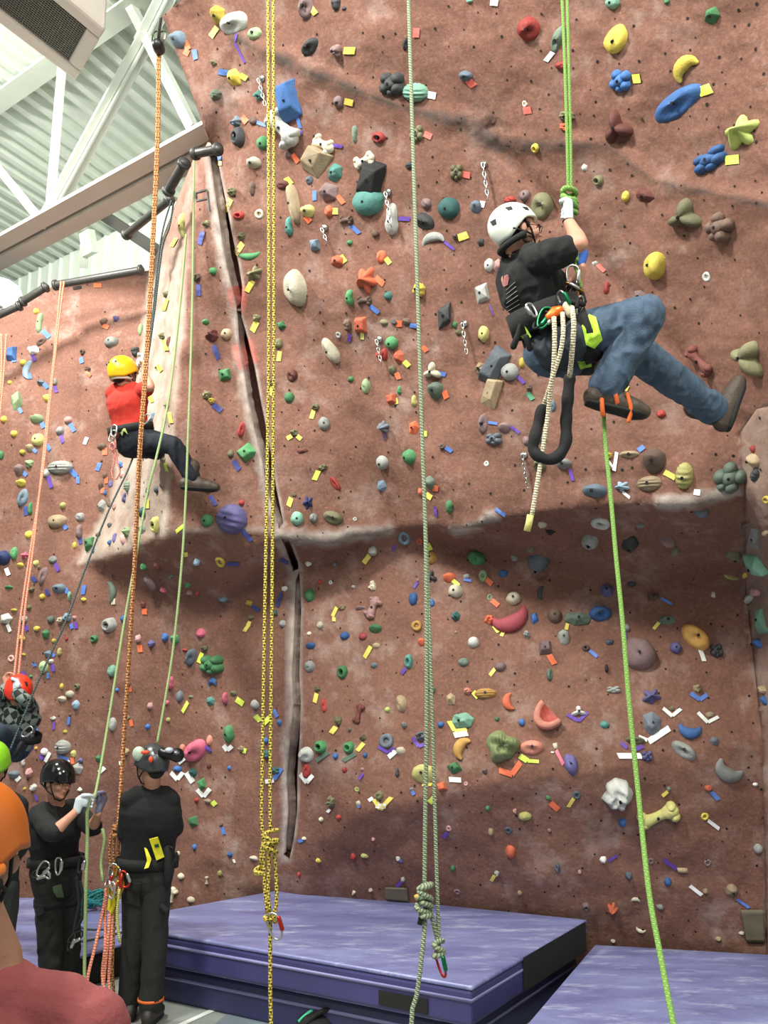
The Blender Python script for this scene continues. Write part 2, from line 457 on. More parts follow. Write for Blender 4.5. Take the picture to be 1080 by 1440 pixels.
# far wall above and behind the climbing wall
fw = atZ(100, 357, DECK)
mb = MB(); perp = Vector((E1.y, -E1.x, 0))
vs = []; fs = []; prof = []
for k in range(-14, 60): prof += [(k * .3, 0), (k * .3 + .24, 0), (k * .3 + .26, .035), (k * .3 + .28, .035)]
for (x, d) in prof:
    for z in (0, DECK + .02): vs.append(fw + E1 * x + perp * -d + Vector((0, 0, z - fw.z)))
for i in range(len(prof) - 1): fs.append((2 * i, 2 * i + 1, 2 * i + 3, 2 * i + 2))
tag(link('wall_far', vs, fs, mat('mint_white_siding', (.92, .96, .90), .55)), kind='structure')
# truss plane
tp = CAM + ray(100, 90) * (9.12 / ray(100, 90).y); tn = Vector((E1.y, -E1.x, 0))
def on_truss(x, y, off=0):
    r = ray(x, y); p = tp + tn * off; return CAM + r * ((p - CAM).dot(tn) / r.dot(tn))
tr = empty('roof_truss', on_truss(150, 270), 'white steel roof truss with crossing web members under the ribbed deck', 'roof truss')
a = on_truss(-40, 365 + 12); b = on_truss(330, 180)
for s, nm in ((-.13, 'bottom_chord'), (.13, 'bottom_chord')):
    z = Vector((0, 0, 0)); m_ = MB()
    m_.bar(a + tn * s + (b - a) * -.2, b + tn * s, .2, .035); m_.bar(a + tn * s * .3 + (b - a) * -.2 + Vector((0, 0, .1)), b + tn * s * .3 + Vector((0, 0, .1)), .03, .2)
    m_.build(nm, pink_steel, tr)
a = on_truss(-60, 185); b = on_truss(250, -35); dd = (b - a).normalized()
m_ = MB(); m_.bar(a - dd * 3, b + dd * 3, .26, .03).bar(a - dd * 3 + Vector((0, 0, .17)), b + dd * 3 + Vector((0, 0, .17)), .03, .36).bar(a - dd * 3 + Vector((0, 0, .34)), b + dd * 3 + Vector((0, 0, .34)), .26, .03)
m_.build('top_chord', white_steel, tr)
for pts_, w, two in [([(69, 308), (87, 95)], .07, 0), ([(60, 320), (208, 50)], .075, 1), ([(172, -15), (272, 182)], .09, 0), ([(-14, 222), (54, 306)], .07, 0), ([(200, 62), (236, -10)], .08, 1)]:
    p, q = on_truss(*pts_[0]), on_truss(*pts_[1]); m_ = MB()
    if two: m_.bar(p + tn * .06, q + tn * .06, w, .03).bar(p - tn * .06, q - tn * .06, w, .03).bar(p, q, .02, w * 1.2)
    else: m_.bar(p, q, w, w)
    m_.build('web_member', white_steel, tr)
# heater / grille box hanging below the deck
zc = 8.25
c0 = atZ(122, 39, zc); c1 = atZ(96, 86, zc)
dw = (c0 - c1); wv = dw.normalized(); W = dw.length; dv = (c1 - atZ(0, 12, zc)).normalized()
hb = empty('grille_unit', (c0 + c1) / 2, 'white ceiling air unit with a dark wire grille hanging beside the roof truss', 'air unit')
rimw = .17; Lb = 4.2
def hp(a_, b_, z_): return c1 + wv * a_ - dv * b_ + Vector((0, 0, z_))      # a across, b towards the camera
m_ = MB()
def slab(m_, a0, a1, b0, b1, z0, z1):
    vs = [hp(a_, b_, z_) for a_ in (a0, a1) for b_ in (b0, b1) for z_ in (z0, z1)]
    return m_.add(vs, [(0, 1, 3, 2), (4, 6, 7, 5), (0, 4, 5, 1), (2, 3, 7, 6), (0, 2, 6, 4), (1, 5, 7, 3)])
slab(m_, -rimw, 0, -rimw, Lb, -.02, .5); slab(m_, W, W + rimw, -rimw, Lb, -.02, .5); slab(m_, 0, W, -rimw, 0, -.02, .5); slab(m_, -rimw, W + rimw, -rimw, Lb, .5, .56)
ho = m_.build('casing', pink_steel, hb); bv = ho.modifiers.new('soft', 'BEVEL'); bv.width = .03; bv.segments = 2
m_ = MB()
nn = 20
for k in range(1, nn): slab(m_, W * k / nn - .006, W * k / nn + .006, 0, Lb, 0, .012)
kk = 0
while kk * W / nn < Lb: slab(m_, 0, W, kk * W / nn - .006, kk * W / nn + .006, .004, .016); kk += 1
m_.build('wire_grille', mat('grille_wire', (.34, .34, .31), .5, metal=.3), hb)
m_ = MB(); slab(m_, 0, W, 0, Lb, .12, .16); m_.build('filter_panel', mat('dark_filter', (.07, .07, .06), .8), hb)
m_ = MB(); slab(m_, 0, W, 1.15, 1.2, -.02, .1); m_.build('divider', white_steel, hb)
# black anchor bars along the tops of the walls
barm = mat('black_steel_bar', (.21, .205, .19), .45, .2, 30)
def anchor_bar(p, q, r_, label, knobs=(0, 1)):
    r_ *= .68
    t_ = empty('anchor_bar', (p + q) / 2, label, 'anchor bar')
    MB().loft([p, q], r_, n=14).build('pipe', barm, t_, True)
    d = (q - p).normalized()
    for k in knobs:
        e = p if k == 0 else q
        MB().loft([e - d * r_ * .35, e + d * r_ * .35], r_ * 1.4, n=14, cap=False).build('flange', barm, t_, True)
    return t_
anchor_bar(at(78, 401, 9.9), at(198, 380, 9.75), .06, 'long black anchor bar along the flat top of the left wall')
anchor_bar(at(32, 424, 9.9), at(64, 404, 9.85), .06, 'short black anchor bar next to the long one on the left wall top')
anchor_bar(at(-30, 456, 10.0), at(27, 430, 9.95), .06, 'black anchor bar at the outermost top of the left wall')
anchor_bar(at(178, 330, 8.9), at(238, 281, 8.3), .055, 'black anchor bar sloping up to the pillar above the crossing beam')
anchor_bar(at(237, 268, 8.0), at(259, 230, 7.75), .06, 'stubby black anchor bar on the back edge of the pillar')
anchor_bar(at(275, 216, 7.45), at(306, 210, 7.3), .055, 'black anchor bar at the very top of the pillar beside the dark crack')
cb = tag(MB().bar(at(132, 294, 11.2), at(236, 362, 10.2), .12, .12).build('steel_beam', barm), 'black square steel beam crossing behind the pillar to the far wall', 'steel beam')
tag(MB().bar(at(122, 326, 12.6), at(127, 358, 12.6), .22, .1).bar(at(118, 345, 12.6), at(118, 375, 12.8), .1, .1).build('beam_bracket', white_steel), 'small white bracket where the far wall meets the ribbed deck', 'bracket')
# lamp at far left
lm = empty('high_bay_lamp', at(-6, 408, 12.2), 'bright white lamp glowing above the left wall top', 'lamp')
m_ = MB().loft([at(-6, 400, 12.2), at(-6, 408, 12.2)], [.12, .24], n=18); m_.build('housing', white_steel, lm, True)
em = bpy.data.materials.new('lamp_glow'); em.use_nodes = True
eb = em.node_tree.nodes['Principled BSDF']; eb.inputs['Emission Color'].default_value = (1, .97, .9, 1); eb.inputs['Emission Strength'].default_value = 14
MB().ell(at(-4, 411, 12.15), (.30, .30, .17)).build('bulb', em, lm, True)
# floor
def floor_mat():
    m = mat('grey_sealed_concrete', (.55, .57, .54), .45, .15, 25, var=.14, vscale=1.4); return m
tag(MB().add([(-14, -4, 0), (12, -4, 0), (12, 15, 0), (-14, 15, 0)], [(0, 1, 2, 3)]).build('floor', floor_mat()), kind='structure')
stripe = mat('white_floor_line', (.86, .88, .85), .5, var=.06)
def floor_line(px, w, nm='trim_1'):
    P_ = [atZ(x, y, .004) for x, y in px]; d = (P_[1] - P_[0]).normalized(); s_ = Vector((-d.y, d.x, 0)) * w / 2
    tag(link(nm, [P_[0] - s_, P_[1] - s_, P_[1] + s_, P_[0] + s_], [(0, 1, 2, 3)], stripe), kind='structure')
floor_line([(252, 1442), (352, 1396)], .05); floor_line([(480, 1440), (516, 1422)], .05, 'trim_2')
tag(link('trim_3', [atZ(x, y, .003) for x, y in ((290, 1450), (352, 1398), (440, 1412), (500, 1450))], [(0, 1, 2, 3)], mat('blue_grey_floor_paint', (.47, .52, .55), .45, var=.1, vscale=2)), kind='structure')
# crash mats
vinyl = mat('purple_vinyl', (.36, .34, .56), .42, .25, 9, var=.16, vscale=2.2)
def mat_vinyl():
    m = bpy.data.materials.new('scuffed_purple_vinyl'); m.use_nodes = True; nt = m.node_tree; N = nt.nodes; L = nt.links; b = N['Principled BSDF']
    tc = N.new('ShaderNodeTexCoord')
    def noi(s, d=6, r=.55, stretch=None):
        n_ = N.new('ShaderNodeTexNoise'); n_.inputs['Scale'].default_value = s; n_.inputs['Detail'].default_value = d; n_.inputs['Roughness'].default_value = r
        if stretch:
            mp = N.new('ShaderNodeMapping'); mp.inputs['Scale'].default_value = stretch; mp.inputs['Rotation'].default_value = (0, 0, .5); L.new(tc.outputs['Object'], mp.inputs[0]); L.new(mp.outputs[0], n_.inputs['Vector'])
        else: L.new(tc.outputs['Object'], n_.inputs['Vector'])
        return n_.outputs['Fac']
    cr = N.new('ShaderNodeValToRGB'); cr.color_ramp.elements[0].position = .3; cr.color_ramp.elements[1].position = .72
    cr.color_ramp.elements[0].color = s2l((.36, .36, .54)) + (1,); cr.color_ramp.elements[1].color = s2l((.51, .53, .70)) + (1,)
    L.new(noi(1.6, 8, .62, (1, 2.5, 1)), cr.inputs[0])
    mr = N.new('ShaderNodeMapRange'); mr.inputs[1].default_value = .52; mr.inputs[2].default_value = .78; L.new(noi(2.6, 12, .78, (1, 3.0, 1)), mr.inputs[0])
    mx = N.new('ShaderNodeMix'); mx.data_type = 'RGBA'; mx.inputs[7].default_value = s2l((.76, .78, .86)) + (1,)
    L.new(mr.outputs[0], mx.inputs[0]); L.new(cr.outputs[0], mx.inputs[6]); L.new(mx.outputs[2], b.inputs['Base Color'])
    b.inputs['Roughness'].default_value = .38
    bp = N.new('ShaderNodeBump'); bp.inputs['Strength'].default_value = .35; bp.inputs['Distance'].default_value = .03; L.new(noi(3.5, 5, .5), bp.inputs['Height']); L.new(bp.outputs[0], b.inputs['Normal'])
    return m
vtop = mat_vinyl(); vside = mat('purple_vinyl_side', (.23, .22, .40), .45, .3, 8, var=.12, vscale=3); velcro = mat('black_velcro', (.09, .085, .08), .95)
def crash_mat(poly, z0, z1, label, side=vside, velcros=(), piping=True, group=None):
    c = sum((Vector(p) for p in poly), Vector((0, 0, 0))) / len(poly)
    t_ = empty('crash_mat', (c.x, c.y, z0), label, 'crash mat', group)
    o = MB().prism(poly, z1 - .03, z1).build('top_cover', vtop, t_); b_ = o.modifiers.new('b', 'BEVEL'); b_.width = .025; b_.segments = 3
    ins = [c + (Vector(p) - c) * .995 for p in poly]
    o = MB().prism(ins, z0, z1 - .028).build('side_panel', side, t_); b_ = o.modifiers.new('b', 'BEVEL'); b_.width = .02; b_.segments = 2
    if piping:
        zz = z0 + (z1 - z0) * .62
        MB().loft([Vector((p[0], p[1], zz)) for p in ins], .012, n=8, closed=True).build('seam', mat('highlit_seam', (.50, .49, .66), .5), t_, True)  # seam piping, its pale colour painting the highlight along it
    for (i, s0, s1, h0, h1) in velcros:
        p, q = ins[i], ins[(i + 1) % len(ins)]; nrm = Vector((q.y - p.y, p.x - q.x, 0)).normalized()
        if nrm.dot(p - c) < 0: nrm = -nrm
        a_, b_ = p.lerp(q, s0) + nrm * .004, p.lerp(q, s1) + nrm * .004
        H = z1 - z0
        vs = [(a_.x, a_.y, z0 + H * h0), (b_.x, b_.y, z0 + H * h0), (b_.x, b_.y, z0 + H * h1), (a_.x, a_.y, z0 + H * h1)]
        vs += [tuple(Vector(v) + nrm * .006) for v in vs]
        MB().add(vs, [(0, 1, 2, 3), (4, 5, 6, 7), (0, 1, 5, 4), (1, 2, 6, 5), (2, 3, 7, 6), (3, 0, 4, 7)]).build('velcro_patch', velcro, t_)
    return t_
ZM = .5
pB = atZ(664, 1387, ZM); pC = atZ(826, 1293, ZM); pA = atZ(228, 1311, ZM); pD = atZ(400, 1250, ZM); pW = atZ(228, 1281, ZM)
ab = (pA - pB).normalized(); P1_ = pA + ab * .42
top = [pB, pC + (pB - pC).normalized() * .0, pD, pW + (pW - pD) * .12, P1_]
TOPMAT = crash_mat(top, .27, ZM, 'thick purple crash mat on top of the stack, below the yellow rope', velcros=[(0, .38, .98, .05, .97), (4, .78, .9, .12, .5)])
cc = sum(top, Vector()) / 5
low = [cc + (p - cc) * .95 + Vector((.03, .05, 0)) for p in top]
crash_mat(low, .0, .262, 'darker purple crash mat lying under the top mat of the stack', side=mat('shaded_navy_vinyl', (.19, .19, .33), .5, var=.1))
rm = [atZ(x, y, .30) for x, y in ((836, 1328), (1150, 1346), (1180, 1560), (706, 1480))]
crash_mat(rm, 0, .30, 'wide scuffed purple crash mat below the taut green rope at the right wall base')
lmz = .25
lf = [atZ(x, y, lmz) for x, y in ((-70, 1262), (236, 1262), (200, 1318), (86, 1352), (-90, 1400))]
crash_mat(lf, 0, lmz, 'low purple crash mat on the floor behind the belayers', side=mat('shadowed_mat_side', (.05, .05, .06), .6), piping=False)  # side coloured near black to stand for the shadow on it
crash_mat([Vector(p) for p in ((-2.2, 1.0, 0), (1.2, 1.0, 0), (1.2, 3.3, 0), (-2.2, 3.3, 0))], 0, .25, 'low purple crash mat under the man in the maroon shirt')
# painted patches on the wall base
def wall_patch(px, col, nm, label):
    m_ = MB(); N_ = 8; top_ = []; 
    (x0, y0), (x1, y1), (x2, y2), (x3, y3) = px
    vs = []
    for i in range(N_ + 1):
        for j in range(N_ + 1):
            u, v = i / N_, j / N_
            x = (x0 * (1 - u) + x1 * u) * (1 - v) + (x3 * (1 - u) + x2 * u) * v; y = (y0 * (1 - u) + y1 * u) * (1 - v) + (y3 * (1 - u) + y2 * u) * v
            h = hit(x, y); vs.append(h[0] + h[1] * .012)
    fs = [(i * (N_ + 1) + j, (i + 1) * (N_ + 1) + j, (i + 1) * (N_ + 1) + j + 1, i * (N_ + 1) + j + 1) for i in range(N_) for j in range(N_)]
    o = link(nm, vs, fs, mat(nm + '_paint', col, .8, .2, 60, var=.1), smooth=True); s_ = o.modifiers.new('t', 'SOLIDIFY'); s_.thickness = .008
    tag(o, label, 'wall plate'); return o
wall_patch([(542, 1246), (573, 1247), (575, 1266), (543, 1263)], (.42, .39, .31), 'repair_plate', 'small olive plate on the wall just above the thick mat')
wall_patch([(1041, 1278), (1074, 1278), (1075, 1324), (1049, 1324)], (.44, .41, .34), 'repair_plate', 'large faded olive plate at the wall base in the far right corner')

# ------------------------------------------------------------------ light
w = bpy.data.worlds.new('world'); scn.world = w; w.use_nodes = True
w.node_tree.nodes['Background'].inputs[0].default_value = (.92, .97, 1.0, 1); w.node_tree.nodes['Background'].inputs[1].default_value = .30
def area(name, loc, tgt, size, power, col=(1, .98, .94)):
    l = bpy.data.lights.new(name, 'AREA'); l.shape = 'DISK'; l.size = size; l.energy = power; l.color = col
    o = bpy.data.objects.new(name, l); C.objects.link(o); o.location = loc
    o.rotation_euler = (Vector(tgt) - Vector(loc)).to_track_quat('-Z', 'Y').to_euler(); return o
area('ceiling_lamp_light', (-3.2, 1.8, 8.8), (1.0, 6.5, 4.2), 1.0, 800)
area('ceiling_lamp_light', (2.5, .5, 8.8), (1.0, 6.5, 3.5), 1.2, 380)
area('ceiling_lamp_light', (-4.6, 6.6, 8.4), (-4.2, 10, 3.2), .7, 600, (1, .97, .92))
area('ceiling_lamp_light', (-1.0, -3.5, 7.5), (0, 7, 1.5), 3.0, 420)
sl = bpy.data.lights.new('ceiling_fill', 'SPOT'); sl.energy = 900; sl.spot_size = R(62); sl.spot_blend = .6; sl.shadow_soft_size = .5; sl.color = (.95, 1, .95)  # added unseen fill that brightens the roof deck, not a fixture
so_ = bpy.data.objects.new('ceiling_fill', sl); C.objects.link(so_); so_.location = (-6.5, 1.5, 4.2); so_.rotation_euler = (Vector((-4.6, 9.0, 10.2)) - so_.location).to_track_quat('-Z', 'Y').to_euler()
scn.view_settings.view_transform = 'Standard'; scn.view_settings.look = 'None'; scn.view_settings.gamma = 1; scn.view_settings.use_curve_mapping = False
scn.view_settings.exposure = 0.04
plain = mat('room_wall_paint', (.78, .80, .76), .7, var=.03)
tag(MB().box((6.3, 7, DECK / 2), (.15, 14, DECK)).build('wall_room_right', plain), kind='structure')
tag(MB().box((3.4, 13.4, DECK / 2), (6.0, .15, DECK)).build('wall_rear', plain), kind='structure')
